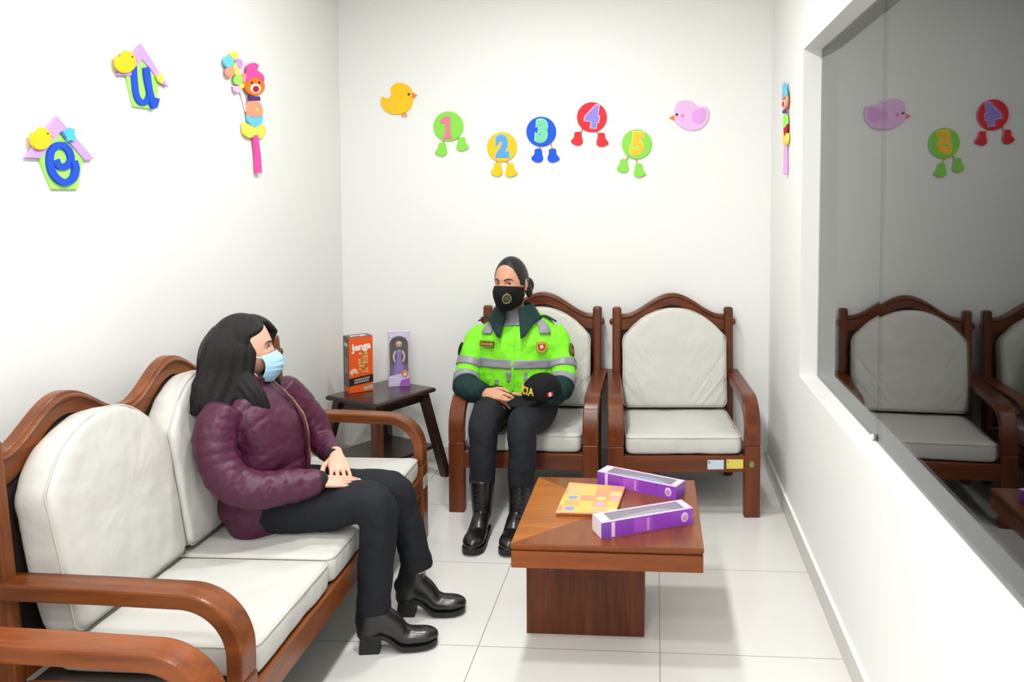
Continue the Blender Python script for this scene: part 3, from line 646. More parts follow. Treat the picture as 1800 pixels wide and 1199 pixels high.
class Wall:
    """helpers that cut foam shapes lying on one wall, drawn from points on that wall"""
    def __init__(s, to, n): s.to = to; s.n = V(n)
    def poly(s, pts, d0, th):
        b = BM(); prism(b, [s.to(*p)+s.n*d0 for p in pts], s.n*th); return b
    def disc(s, c, r, d0, th, n=40, wob=0):
        pts = []
        for i in range(n):
            a = 2*PI*i/n; k = 1+wob*math.sin(3*a); pts.append((c[0]+r[0]*k*math.cos(a), c[1]+r[1]*k*math.sin(a)))
        return s.poly(pts, d0, th)
    def stroke(s, pts, w, d0, th, nt=40):
        P = np.array(pts, float); q = [cr(P, i/nt) for i in range(nt+1)]; L, R = [], []
        for i, p in enumerate(q):
            t = q[min(i+1, nt)]-q[max(i-1, 0)]; t = t/np.hypot(*t); ww = w[0]+(w[1]-w[0])*i/nt if isinstance(w, tuple) else w
            L.append((p[0]-t[1]*ww/2, p[1]+t[0]*ww/2)); R.append((p[0]+t[1]*ww/2, p[1]-t[0]*ww/2))
        b = BM()
        A = [[s.to(*p)+s.n*d for p in (L[i], R[i])] for i in range(nt+1) for d in (d0,)]; B = [[s.to(*p)+s.n*(d0+th+.004*i/nt) for p in (L[i], R[i])] for i in range(nt+1)]
        rings(b, [[A[i][0], A[i][1], B[i][1], B[i][0]] for i in range(nt+1)]); return b
    def smooth(s, pts, n=60):
        P = np.array(list(pts)+[pts[0]], float); m = len(P)-1; out = []
        Q = np.vstack([P[-2], P, P[1]])
        for i in range(n):
            x = i/n*m; k = int(x); f = x-k; p0, p1, p2, p3 = Q[k], Q[k+1], Q[k+2], Q[k+3]
            out.append(tuple(.5*((2*p1)+(-p0+p2)*f+(2*p0-5*p1+4*p2-p3)*f*f+(-p0+3*p1-3*p2+p3)*f**3)))
        return out
def wthing(name, label, cat, at, group=None): return thing(name, label, cat, at, group=group, world=True)
wb = Wall(lambda x, y: onY(640+x*.34444, 120+y*.34444, YB), (0, -1, 0))         # back-wall sketch frame
wl = Wall(lambda x, y: onX(x*.27778, 50+y*.27778, XL), (1, 0, 0))
GB = 'numbered foam balls with feet on the back wall'
balls = [('1', (432, 297), 'green', 'pink', 'lime green', (404, 372, 400, 415, -1), (460, 362, 500, 388, 1), -2),
         ('2', (705, 402), 'yellow', 'sky', 'yellow', (672, 478, 683, 518, -.2), (712, 474, 748, 520, .6), 0),
         ('3', (905, 324), 'blue', 'mint', 'blue', (896, 400, 890, 446, -.6), (946, 380, 963, 446, .9), 4),
         ('4', (1163, 250), 'red', 'lav', 'red', (1117, 318, 1092, 360, -.7), (1175, 330, 1212, 366, .9), 8),
         ('5', (1392, 388), 'green', 'amber', 'lime green', (1348, 462, 1325, 498, -1), (1384, 474, 1402, 522, .3), 6)]
for dg, c, dc, nc, cn, fl, fr_, tilt in balls:
    lb = {'1': 'lime green foam ball with pink number 1 and green feet', '2': 'yellow foam ball with blue number 2 and yellow feet', '3': 'blue foam ball with mint number 3 and blue feet',
          '4': 'red foam ball with lavender number 4 and red feet', '5': 'lime green foam ball with amber number 5 and green feet'}[dg]
    t = wthing('number_ball', lb+' on the back wall', 'wall decoration', wb.to(*c), GB)
    obj('ball', wb.disc(c, (76, 76), .001, .009), FM[dc], t, mods=(BEV(.002),))
    o = wb.to(c[0]+2, c[1]+2); a = math.radians(-tilt)
    fr0 = frame(o+V((0, -.0125, 0)), (math.cos(a), 0, math.sin(a)), (-math.sin(a), 0, math.cos(a)))
    if dg == '1':
        one = [(392, 264), (420, 246), (441, 244), (441, 340), (449, 342), (449, 361), (408, 361), (408, 342), (417, 340), (417, 278), (394, 284)]
        obj('digit', wb.poly(one, .010, .005), FM[nc], t, mods=(BEV(.0015),)); one = None
    else: placed_text('digit', dg, .152, fr0, FM[nc], t, bold=.0085, depth=.003, sx=.88)
    fr1 = fr0.copy(); fr1.translation += V((0, .0022, 0))
    if dg != '1': placed_text('digit_outline', dg, .152, fr1, mat('foam_'+nc+'_pale', {'pink': (250, 170, 190), 'sky': (150, 200, 240), 'mint': (170, 235, 200), 'lav': (226, 214, 250), 'amber': (252, 224, 130)}[nc], .7), t, bold=.0135, depth=.0015, sx=.88)
    for f in (fl, fr_):
        b = BM(); p0, p1 = wb.to(f[0], f[1]-14), wb.to(f[2], f[3]-18); md = (p0+p1)/2+V((.004, -.008, -.003))
        tube(b, [p0+V((0, -.004, 0)), md, p1+V((0, -.006, 0))], .0028, n=6); lg = obj('leg', b, FM['cord'], t, True)
        x, y, d = f[2], f[3], f[4]; sg = 1 if d > 0 else -1; k = abs(d)
        sh = [(x-16, y-32), (x+14, y-34), (x+20, y-8), (x+20+12*(d > 0)+4, y+18), (x+6, y+34), (x-18, y+30), (x-26-10*(d < 0), y+14), (x-20, y-8)]
        obj('foot', wb.poly(wb.smooth(sh, 36), .003, .009), FM[dc], lg, mods=(BEV(.002),))
# chick and bird
t = wthing('chick_cutout', 'yellow foam chick with orange beak on the back wall', 'wall decoration', wb.to(180, 160))
obj('body', wb.poly(wb.smooth([(190, 75), (232, 95), (252, 140), (240, 200), (200, 232), (150, 235), (105, 212), (88, 175), (95, 146), (118, 156), (140, 140), (138, 105), (158, 82)]), .001, .009), FM['yellow'], t, mods=(BEV(.002),))
obj('beak', wb.poly([(246, 124), (272, 138), (248, 156)], .002, .010), FM['beak'], t)
obj('wing', wb.poly(wb.smooth([(110, 172), (140, 176), (165, 165), (172, 190), (150, 210), (122, 202)]), .009, .003), FM['amber'], t)
obj('eye', wb.disc((231, 134), (6, 6), .009, .003, 14), FM['black'], t)
for x in (198, 214): obj('leg', wb.stroke([(x-6, 228), (x, 238), (x+2, 250)], 5, .001, .005, 8), FM['beak'], t)
q = lambda pts: [((1140+x*.10006-640)/.34444, (140+y*.10006-120)/.34444) for x, y in pts]
t = wthing('bird_cutout', 'pale pink foam bird with darker wing on the back wall', 'wall decoration', wb.to(*q([(750, 640)])[0]))
obj('body', wb.poly(wb.smooth(q([(640, 370), (760, 385), (825, 440), (870, 480), (960, 480), (1040, 500), (1062, 620), (1020, 760), (900, 870), (760, 895), (620, 865), (500, 780), (445, 690), (450, 580), (480, 450), (540, 390)])), .001, .009), FM['orchid'], t, mods=(BEV(.002),))
obj('wing', wb.poly(wb.smooth(q([(970, 510), (1000, 600), (980, 700), (900, 770), (810, 750), (760, 680), (770, 590), (840, 540)])), .009, .004), FM['orchid2'], t)
obj('beak', wb.poly(q([(452, 630), (360, 672), (455, 715)]), .002, .010), FM['beak'], t)
obj('eye', wb.disc(q([(497, 618)])[0], (6.5, 6.5), .009, .003, 14), FM['black'], t)
obj('cheek', wb.disc(q([(597, 638)])[0], (9, 9), .009, .002, 16), FM['blush'], t)
# letter houses on the left wall
def house(label, roof, body, letter, wid, chick, extra):
    t = wthing('letter_house', label, 'wall decoration', wl.to(*chick), 'foam letter houses on the left wall')
    obj('house_body', wl.poly(body, .001, .007), FM['lime'], t, mods=(BEV(.0015),))
    obj('roof', wl.poly(roof, .003, .009), FM['lilac'], t, mods=(BEV(.0015),))
    obj('letter', wl.stroke(letter, wid, .008, .005, 70), FM['glit'], t)
    ch = obj('chick', wl.poly(wl.smooth([(chick[0]+x, chick[1]+y) for x, y in ((5, -72), (40, -58), (62, -20), (64, 25), (30, 62), (-20, 70), (-58, 40), (-66, 0), (-58, -40), (-30, -30), (-18, -64))]), .012, .008), FM['yellow'], t, mods=(BEV(.002),))
    obj('eye', wl.disc((chick[0]+38, chick[1]-32), (5, 5), .019, .002, 12), FM['black'], ch)
    obj('beak', wl.poly([(chick[0]+60, chick[1]-24), (chick[0]+78, chick[1]-10), (chick[0]+60, chick[1])], .013, .005), FM['beak'], ch)
    extra(t)
def star(t): obj('star', wl.poly([(360, 650), (392, 640), (410, 626), (420, 640), (436, 632), (434, 668), (444, 690), (436, 714), (405, 706), (390, 716), (386, 690)], .013, .006), FM['aqua'], t)
def bow(t): obj('ribbon', wl.poly([(958, 300), (992, 285), (1006, 310), (996, 350), (972, 335)], .013, .006), FM['lemon'], t)
house('foam birdhouse with blue glitter letter e, lower on the left wall', [(338, 552), (575, 825), (515, 835), (362, 655), (330, 690), (237, 822), (140, 818), (190, 745)], [(355, 660), (512, 825), (480, 1018), (315, 1016), (235, 822)],
      [(332, 832), (350, 870), (395, 872), (425, 830), (405, 765), (352, 738), (300, 775), (290, 860), (320, 935), (380, 975), (435, 950), (452, 890), (440, 840)], 42, (222, 697), star)
house('foam birdhouse with blue glitter letter u, higher on the left wall', [(874, 96), (1050, 372), (1008, 352), (880, 195), (810, 300), (722, 296), (790, 215)], [(882, 195), (1000, 320), (968, 512), (832, 495), (785, 290)],
      [(826, 240), (832, 340), (842, 420), (868, 465), (905, 462), (925, 415), (915, 330), (903, 252), (905, 300), (925, 400), (942, 470), (952, 492), (966, 440)], 36, (762, 212), bow)
# clown puppets on sticks
def puppet(name, label, w, o, sx, sy, hat, face, body, belly, shoe, stick, balloons=True):
    p = lambda pts: [(o[0]+x*sx, o[1]+y*sy) for x, y in pts]
    t = wthing(name, label, 'wall decoration', w.to(*p([(0, 0)])[0]), 'foam clown puppets on sticks')
    obj('stick', w.stroke(p([(5, 300), (20, 430), (25, 540)]), 26*abs(sx), .006, .012, 16), FM[stick], t)
    sh = obj('shoes', w.poly(w.smooth(p([(-68, 222), (-30, 235), (5, 250), (40, 232), (66, 246), (72, 290), (40, 322), (8, 310), (-30, 318), (-66, 290)])), .004, .012), FM[shoe], t, mods=(BEV(.002),))
    obj('belly', w.poly(w.smooth(p([(-38, 160), (0, 150), (48, 165), (50, 215), (20, 248), (-18, 240), (-40, 205)])), .006, .010), FM[belly], t, mods=(BEV(.002),))
    obj('torso', w.poly(w.smooth(p([(-40, 95), (10, 85), (42, 110), (48, 170), (10, 185), (-40, 175)])), .006, .012), FM[body], t, mods=(BEV(.002),))
    obj('buttons', w.disc(p([(8, 140)])[0], (9*abs(sx), 9*abs(sy)), .017, .003, 14), FM['lime'], t)
    obj('bow_tie', w.poly(p([(-40, 48), (-5, 58), (26, 56), (28, 84), (0, 78), (-36, 74)]), .012, .010), FM['purple'], t)
    hd = obj('head', w.disc(p([(0, -10)])[0], (60*abs(sx), 62*abs(sy)), .008, .012, 36), FM[face], t, mods=(BEV(.002),))
    obj('muzzle', w.disc(p([(-2, 5)])[0], (32*abs(sx), 30*abs(sy)), .019, .003, 24), FM['white'], hd)
    obj('nose', w.disc(p([(-4, 8)])[0], (18*abs(sx), 19*abs(sy)), .021, .005, 20), FM['nose'], hd)
    for x in (-26, 22): obj('eye', w.disc(p([(x, -32)])[0], (6*abs(sx), 8*abs(sy)), .019, .003, 12), FM['black'], hd)
    obj('hat', w.poly(w.smooth(p([(-62, -40), (-52, -100), (-48, -140), (-10, -158), (18, -140), (10, -112), (48, -80), (50, -40), (0, -68)])), .012, .010), FM[hat], t, mods=(BEV(.002),))
    if balloons:
        bt = obj('balloon_string', w.stroke(p([(-44, 150), (-60, 80), (-80, 30), (-130, -10)]), 7, .004, .004, 14), FM['white'], t)
        for (x, y, rx, ry, c) in ((-165, -165, 30, 38, 'cyan'), (-130, -205, 24, 24, 'lemon'), (-100, -150, 20, 32, 'lilac'), (-160, -100, 26, 34, 'peach'), (-118, -120, 22, 40, 'lemon'), (-108, -50, 24, 34, 'lime'), (-80, -20, 18, 26, 'lemon'), (-110, 10, 20, 22, 'orchid'), (-70, -60, 16, 30, 'peach')):
            obj('balloon', w.disc(p([(x, y)])[0], (rx, ry), .006+random.uniform(0, .006), .008, 24), FM[c], bt)
    return t
puppet('clown_cutout', 'foam clown with pink hat and balloon bunch on a stick, left wall', wl, (1590, 375), 1, 1, 'hot', 'orange', 'peach', 'cyan', 'lemon', 'hot')
wr = Wall(lambda u, v: V((XR, 3.83+.095*(-u/100), 1.93-v/1000*1.0)), (-1, 0, 0))
puppet('clown_cutout', 'foam clown with pale blue hat on a pink stick, right wall beside window', wr, (0, 0), 1, .62, 'cyan', 'peach', 'lime', 'nose', 'lemon', 'orchid2', False)

# ------------------------------------------------------------------ people
def head_surface(x, y, z):
    """unit-sphere direction -> head point (face towards -y, eyes at z = 0)"""
    px, py, pz = x*.0745, y*.094+.006, z*.1165
    t = max(0, -pz/.11)
    px *= 1-.34*t**1.7
    if py > 0: py *= 1-.45*t
    else: py = py*(1-.04*t)
    if py < -.02:
        k = min(1, (-py-.02)/.04)
        py -= k*.003*math.exp(-((pz-.020)/.012)**2)*math.exp(-(px/.05)**2)
        py += k*.010*math.exp(-(((abs(px)-.031)/.016)**2+((pz-.001)/.011)**2))
        nz = max(0, min(1, (.012-pz)/.055)) if pz > -.050 else max(0, 1-(-.050-pz)/.010)
        py -= k*.023*nz*math.exp(-(px/(.009+.006*nz))**2)
        py -= k*.004*math.exp(-(((abs(px)-.042)/.018)**2+((pz+.030)/.02)**2))
        py -= k*.007*math.exp(-((px/.03)**2+((pz+.072)/.014)**2))
        py -= k*.008*math.exp(-((px/.024)**2+((pz+.104)/.014)**2))
    return px, py, pz
HEADN = (72, 60)
def head_rings():
    R = []
    for i in range(HEADN[1]+1):
        el = -PI/2+PI*i/HEADN[1]; k = max(math.cos(el), .012)
        R.append([V(head_surface(k*math.cos(2*PI*j/HEADN[0]), k*math.sin(2*PI*j/HEADN[0]), math.sin(el))) for j in range(HEADN[0])])
    return R
_HP = [p for r in head_rings() for p in r]
def face_y(x, z):
    return min((p for p in _HP if p.y < 0), key=lambda p: (p.x-x)**2+(p.z-z)**2).y
def headM(c, yaw, pitch=0, roll=0, s=1):
    return Matrix.Translation(c) @ Euler((0, 0, yaw)).to_matrix().to_4x4() @ Euler((pitch, roll, 0)).to_matrix().to_4x4() @ Matrix.Scale(s, 4)
def add_head(bm, M):
    rings(bm, [[M @ p for p in r] for r in head_rings()])
    for s in (-1, 1):
        R3 = M.to_3x3() @ Euler((0, 0, s*math.radians(18))).to_matrix()
        ellipsoid(bm, M @ V((s*.0755, .014, -.014)), (.0065, .0165, .029), R3, 16, 12)
        ellipsoid(bm, M @ V((s*.0745, .008, -.036)), (.006, .009, .012), R3, 12, 8)
        ey = face_y(s*.031, .0)
        ellipsoid(bm, M @ V((s*.031, ey+.0075, .0045)), (.0145, .0118, .0085), M.to_3x3(), 16, 10)    # upper lid
        ellipsoid(bm, M @ V((s*.031, ey+.0080, -.0075)), (.0135, .0105, .006), M.to_3x3(), 16, 10)    # lower lid
def eyes_and_brows(root, M, brow_m, look=0):
    for s in (-1, 1):
        ey = face_y(s*.031, .0)
        b = BM(); ellipsoid(b, M @ V((s*.031, ey+.0078, -.0014)), (.0116, .0114, .0085), M.to_3x3(), 18, 12); e = obj('eye', b, mat('eye_white', (206, 196, 190), .3), root, True)
        b = BM(); ellipsoid(b, M @ V((s*.031+look*.002, ey-.0026, -.0014)), (.0062, .0018, .0060), M.to_3x3(), 16, 8); obj('iris', b, mat('iris_brown', (44, 26, 20), .15), e, True)
        b = BM(); tube(b, [M @ V((s*(.031+dx), face_y(s*(.031+dx), .004)-.0012, .0045-18*(dx-.001)**2+.0012)) for dx in (-.0135, -.006, .002, .009, .0145)], [.0008, .0013, .0015, .0015, .0008], n=6)
        obj('eyelashes', b, mat('lash', (24, 18, 16), .6), root, True)
        b = BM(); pts = [(.013, .0155), (.022, .0195), (.032, .0215), (.042, .0195), (.050, .0145)]
        tube(b, [M @ V((s*x, face_y(s*x, z)-.0008, z)) for x, z in pts], [(.0016, .0022), (.0018, .0034), (.0018, .0032), (.0016, .0024), (.0008, .0010)], n=8, ref=(0, -1, 0)); obj('eyebrow', b, brow_m, root, True)
def add_hand(bm, wrist, fwd, up, thumb, curl, s=1., th_curl=.4, spread=1.):
    """palm, four jointed fingers and a thumb; returns fingertip points and their back normals"""
    X = V(fwd).normalized(); Z = V(up); Z = (Z-X*Z.dot(X)).normalized(); Y = Z.cross(X)
    if Y.dot(V(thumb)) < 0: Y = -Y
    P = lambda x, y, z: V(wrist)+(X*x+Y*y+Z*z)*s
    Loft([(P(-.03, 0, 0), .019*s, .024*s), (P(.0, 0, 0), .018*s, .026*s), (P(.03, .001, 0), .0165*s, .034*s), (P(.062, 0, 0), .0135*s, .039*s), (P(.088, -.001, -.001), .010*s, .037*s)], Z).mesh(bm, nt=18, n=24, cap=.8)
    tips = []
    for k, (yo, L, r) in enumerate(((.0295, .072, .0080), (.0100, .080, .0082), (-.0100, .074, .0078), (-.0290, .058, .0070))):
        c = curl[k] if isinstance(curl, (list, tuple)) else curl
        p = P(.078, yo, 0); a = c*.35; pts = [(p, r*s)]; dev = yo*3.0*spread; seg = (.48, .29, .23)
        for q, f in enumerate(seg):
            d = (X*math.cos(a)-Z*math.sin(a)+Y*dev).normalized(); n = (Z*math.cos(a)+X*math.sin(a))
            ln = L*f*s+(.012*s if q == 0 else 0)
            pts.append((p+d*ln*.55, r*s*(.97, .90, .84)[q])); p = p+d*ln; pts.append((p, r*s*(1.0, .93, .70)[q])); a += c*(.75, .6, 0)[q]
        Loft(pts, Z+X*.01).mesh(bm, nt=20, n=12, cap=.9); tips.append((p-d*.006*s, n, d, r*s))
    c = th_curl; d1 = (X*.62+Y*.72-Z*.28).normalized(); d2 = (X*.88+Y*(.45-.6*c)-Z*(.15+.5*c)).normalized(); d3 = (X*.95+Y*(.15-.9*c)-Z*(.1+.6*c)).normalized()
    p0 = P(.016, .020, -.004); p1 = p0+d1*.040*s; p2 = p1+d2*.030*s; p3 = p2+d3*.024*s
    Loft([(p0, .0135*s), ((p0+p1)/2, .0118*s), (p1, .0102*s), (p2, .0092*s), (p3, .0068*s)], Y+Z*.3).mesh(bm, nt=18, n=12, cap=.9)
    return tips
def tz(L, z):
    lo, hi = 0., 1.
    for _ in range(30):
        m = (lo+hi)/2
        if cr(L.P, m)[2] < z: lo = m
        else: hi = m
    return lo
def boot(parent, heel, yaw, L, hh, shaft, m, ms, wide=1., sole_t=.012, toe=1., name='boot'):
    c, s = math.cos(yaw), math.sin(yaw); P = lambda x, y, z: V((heel[0]+x*c-y*s, heel[1]+x*s+y*c, z))
    k = L/.25
    def lo(x):
        u = min(1, max(0, (x/k-.072)/.075)); u = u*u*(3-2*u); tip = max(0, (x/k-.19)/.06); return hh*(1-u)+(sole_t+.002)*u+.008*tip**2
    st = [(.004, .060, .020), (.025, .085, .032), (.06, .095, .034), (.10, .080, .035), (.14, .060, .0385), (.18, .052*toe, .041), (.215, .047*toe, .038), (.238, .034*toe, .027), (.249, .014, .012)]
    b = BM()
    Loft([(P(x*k, 0, lo(x*k)+h/2), h/2, w*wide) for x, h, w in st], (0, 0, 1)).mesh(b, nt=40, n=28, cap=.5)
    Loft([(V(p), a, bb) for p, a, bb in shaft], (c, s, 0)).mesh(b, nt=20, n=28, cap=.2)
    sp = V(shaft[1][0]); mid = P(.105*k, 0, max(.066, sp.z*.62))
    Loft([(sp, .040, .036), (sp*.45+mid*.55, .040, .036), (mid, .034, .035), (P(.16*k, 0, .046), .022, .034)], (0, 0, 1)).mesh(b, nt=24, n=24, cap=.4)
    o = obj(name, b, m, parent, True, (REMESH(.004), SMOOTH(8)))
    b = BM(); R = []
    for i in range(29):
        x = (.002+.247*i/28)*k; w = float(np.interp(x/k, [q[0] for q in st], [q[2] for q in st]))*wide+.0025
        w = max(w, .012) if i > 1 else w; z = lo(x)+.007; t = sole_t+.003 if x > .06*k else sole_t
        R.append([P(x, -w, z-t), P(x, w, z-t), P(x, w, z), P(x, -w, z)])
    rings(b, R); obj('sole', b, ms, o)
    b = BM(); h2 = max(hh-sole_t+.006, .008)
    rings(b, [[P(x, y, z) for x, y in ((.004*k-e, -.026*wide), (.004*k-e, .026*wide), (.066*k+e*.2, .031*wide), (.066*k+e*.2, -.031*wide))] for z, e in ((0, .003), (h2*.5, .002), (h2, -.001))])
    obj('heel', b, ms, o, mods=(BEV(.004, 3),))
    return o
SK_W = mat('skin_rosy', (226, 172, 150), .45, .4, bump=(120, .05, .002)); SK_O = mat('skin_tan', (206, 150, 122), .45, .4, bump=(120, .05, .002))
HAIR = mat('black_hair', (11, 9, 10), .42, .3, bump=(60, .5, .006), stretch=(9, 9, .6))
M_BLKT = mat('black_trousers', (27, 29, 36), .75, .25, bump=(18, .25, .01)); M_BOOT = mat('black_leather', (24, 24, 26), .32, .5, bump=(40, .12, .003), coat=.2); M_SOLE = mat('black_rubber', (18, 18, 19), .55)
M_BOOTS = mat('polished_black_leather', (17, 17, 19), .30, .5, coat=.15, bump=(60, .1, .003))

# --- seated person in the purple quilted jacket
w = thing('person', 'person with long black hair, plum jacket and pale blue mask, seated on the sofa', 'person', (-1.30, 2.60, 0), world=True)
fw = V((.97, .22, 0)); MH = headM(V((-1.378, 2.585, .980)), math.radians(90+29), 0, 0, .97)
torso_w = [((-1.355, 2.61, .375), .090, .160), ((-1.340, 2.61, .43), .134, .182), ((-1.335, 2.61, .52), .138, .178), ((-1.325, 2.61, .61), .134, .172), ((-1.315, 2.605, .69), .118, .172), ((-1.345, 2.60, .77), .100, .172), ((-1.37, 2.595, .835), .072, .140), ((-1.38, 2.592, .875), .050, .068)]
aR = [((-1.365, 2.440, .805), .060), ((-1.380, 2.404, .745), .066), ((-1.362, 2.384, .665), .062), ((-1.318, 2.376, .600), .062), ((-1.25, 2.395, .566), .060), ((-1.17, 2.440, .562), .054), ((-1.085, 2.486, .566), .042)]
aL = [((-1.345, 2.765, .80), .060), ((-1.305, 2.80, .735), .064), ((-1.26, 2.825, .665), .056), ((-1.225, 2.82, .605), .052), ((-1.19, 2.78, .588), .046), ((-1.150, 2.73, .585), .041), ((-1.118, 2.685, .582), .034)]
lR = [((-1.33, 2.535, .465), .088), ((-1.22, 2.532, .462), .086), ((-1.08, 2.53, .466), .078), ((-.965, 2.528, .485), .069), ((-.912, 2.525, .470), .066), ((-.902, 2.522, .40), .062), ((-.912, 2.515, .27), .057), ((-.917, 2.508, .13), .055)]
lL = [((-1.33, 2.69, .465), .088), ((-1.22, 2.695, .460), .084), ((-1.08, 2.715, .452), .076), ((-.965, 2.73, .455), .066), ((-.918, 2.733, .440), .064), ((-.90, 2.735, .38), .060), ((-.862, 2.738, .27), .055), ((-.838, 2.740, .165), .052)]
shr = lambda C_, k: [(p, *[x-k for x in r]) for p, *r in C_]
b = BM()
Loft(shr(torso_w, .018), fw).mesh(b, nt=24, n=24); add_head(b, MH)
Loft([((-1.385, 2.590, .845), .050, .060), ((-1.383, 2.590, .875), .047, .050), ((-1.378, 2.588, .91), .046, .048), ((-1.372, 2.587, .95), .050, .052)], fw).mesh(b, nt=12, n=20)
for a in (aR, aL): Loft(shr(a, .022), (0, 0, 1) if a is aL else (0, -.3, 1)).mesh(b, .05, 1, nt=28, n=16, cap=.1)
for a in (lR, lL): Loft(shr(a, .014), (.3, 0, 1)).mesh(b, nt=28, n=16)
tipsL = add_hand(b, (-1.100, 2.668, .590), (.46, -.80, -.30), (.25, -.25, .95), (-1, -.3, 0), [.55, .5, .5, .55], .93)
tipsR = add_hand(b, (-1.095, 2.484, .566), (.83, .50, -.16), (.05, -.15, 1), (-.4, 1, 0), [.25, .22, .25, .3], .93, .2)
for hp, yw in ((V((-.955, 2.49, .06)), 14), (V((-.905, 2.733, .06)), 6)):
    c, s_ = math.cos(math.radians(yw)), math.sin(math.radians(yw)); Loft([(hp+V((.04*c, .04*s_, .04)), .018, .018), (hp+V((.09*c, .09*s_, .0)), .016, .02), (hp+V((.18*c, .18*s_, -.022)), .008, .014)], (0, 0, 1)).mesh(b, nt=10, n=14)
    Loft([(hp+V((.037*c, .037*s_, .12)), .03), (hp+V((.045*c, .045*s_, .04)), .022)], (1, 0, 0)).mesh(b, nt=6, n=14)
obj('body', b, SK_W, w, True, (REMESH(.0024), SMOOTH(4)))
for tp in (tipsL, tipsR):
    for p, n, d, r in tp:
        b = BM(); Z = n.normalized(); X = d.normalized(); Y = Z.cross(X); R3 = Matrix((X, Y, Z)).transposed()
        ellipsoid(b, p+Z*r*.62+X*.002, (.0068, .0046, .0024), R3, 12, 8); obj('fingernail', b, mat('nail_polish', (236, 226, 226), .15), w, True)
eyes_and_brows(w, MH, mat('brow_dark', (52, 36, 32), .7))
M_PLUM = mat('plum_nylon', (76, 27, 54), .48, .4, bump=(30, .35, .008), var=.06)
quilt = lambda N, d: (lambda t, th: d*(abs(math.sin(PI*(t*N+.12*math.sin(3*th))))**.3-1))
TW = Loft(torso_w, fw); AR = Loft(aR, (0, -.3, 1)); AL = Loft(aL, (0, 0, 1))
b = BM()
TW.mesh(b, nt=110, n=48, mod=quilt(9, .0055)); AR.mesh(b, nt=110, n=28, mod=quilt(13, .0042), cap=.3); AL.mesh(b, nt=110, n=28, mod=quilt(13, .0042), cap=.3)
jk = obj('jacket', b, M_PLUM, w, True, (REMESH(.004), SMOOTH(2), DISP(.025, .0055), DISP(.09, .012), SMOOTH(2)))
b = BM(); AL.mesh(b, .965, 1.06 if False else 1.0, nt=4, n=24, off=-.003, cap=.4); p1 = V((-1.118, 2.685, .582)); tube(b, [p1+V((-.008, .014, 0)), p1+V((.006, -.008, .002))], [.032, .029], n=20); obj('knit_cuff', b, mat('black_knit', (22, 20, 24), .85), w, True)
b = BM(); p1 = V((-1.085, 2.486, .566)); tube(b, [p1+V((-.016, -.008, 0)), p1+V((.003, .003, .0))], [.036, .033], n=20); obj('knit_cuff', b, MATS['black_knit'], w, True)
b = BM(); TW.band(b, .34, .86, 40, 4, .012, (-.045, .045), None, .008); zp = obj('zip_placket', b, M_PLUM, jk, True, (DISP(.025, .0055), DISP(.09, .012)))
b = BM(); TW.band(b, .42, .84, 40, 2, .0155, (-.009, .009), None, .006); obj('zip', b, mat('brass_zip', (176, 140, 96), .35, metal=.6), zp, False, (DISP(.025, .0055), DISP(.09, .012)))
# stand collar and the pale top under it
NC = Loft([((-1.375, 2.594, .838), .082, .094), ((-1.374, 2.592, .868), .068, .076), ((-1.366, 2.592, .905), .070, .076)], fw)
b = BM(); NC.band(b, 0, 1, 10, 40, .004, (.40, 2*PI-.40), None, .008); obj('collar', b, M_PLUM, jk, True, (SMOOTH(2),))
b = BM(); NC.band(b, .05, 1.0, 8, 40, -.006, (.35, 2*PI-.35), None, .003); obj('collar_lining', b, mat('dark_lining', (36, 24, 34), .6), jk, True)
b = BM(); Loft([((-1.378, 2.592, .82), .062, .066), ((-1.38, 2.591, .86), .054, .058), ((-1.379, 2.590, .885), .0515, .054)], fw).mesh(b, nt=10, n=28, cap=0); obj('top', b, mat('pale_top', (222, 220, 222), .7), w, True)
# trousers and boots
b = BM(); Loft(lR, (.3, 0, 1)).mesh(b, nt=50, n=28, cap=.1); Loft(lL, (.3, 0, 1)).mesh(b, nt=50, n=28, cap=.1)
Loft([((-1.37, 2.61, .455), .085, .13), ((-1.32, 2.61, .462), .085, .165), ((-1.24, 2.61, .465), .075, .150)], (0, 0, 1)).mesh(b, nt=10, n=30)
obj('trousers', b, M_BLKT, w, True, (REMESH(.006), SMOOTH(4), DISP(.07, .014), SMOOTH(2)))
boot(w, (-.962, 2.492), math.radians(13), .252, .058, [((-.925, 2.500, .05), .044, .033), ((-.925, 2.503, .11), .050, .042), ((-.922, 2.506, .165), .048, .044)], M_BOOT, M_SOLE)
boot(w, (-.912, 2.733), math.radians(6), .240, .058, [((-.878, 2.737, .05), .044, .033), ((-.868, 2.738, .11), .048, .041), ((-.852, 2.739, .19), .046, .043)], M_BOOT, M_SOLE)
# hair
b = BM(); R = []
for i in range(HEADN[1]+1):
    el = -PI/2+PI*i/HEADN[1]; k = max(math.cos(el), .012); row = []
    for j in range(HEADN[0]):
        a = 2*PI*j/HEADN[0]; x, y, z = k*math.cos(a), k*math.sin(a), math.sin(el)
        p = V(head_surface(x, y, z)); fr = max(0, min(1, (-p.y-.010)/.02))
        face = fr*max(0, min(1, (.066-.55*abs(p.x)+.02-p.z)/.02)); side = max(0, min(1, (-.055-p.z)/.02))
        sc = 1.11*(1-face)+.86*face; row.append(MH @ (V((p.x*sc, (p.y+.004)*sc, p.z*(1.045 if face < .5 else .9)))))
    R.append(row)
rings(b, R[14:])
hl = lambda pts, ref, n=30, amp=.0022: Loft([((x, y, z-.008), a_, b_) for (x, y, z), a_, b_ in pts], ref).mesh(b, nt=36, n=n*2, mod=lambda t, th: amp*math.sin(th*13+2.2*math.sin(t*4)), cap=.25)
ac = V((-.49, .87, 0))
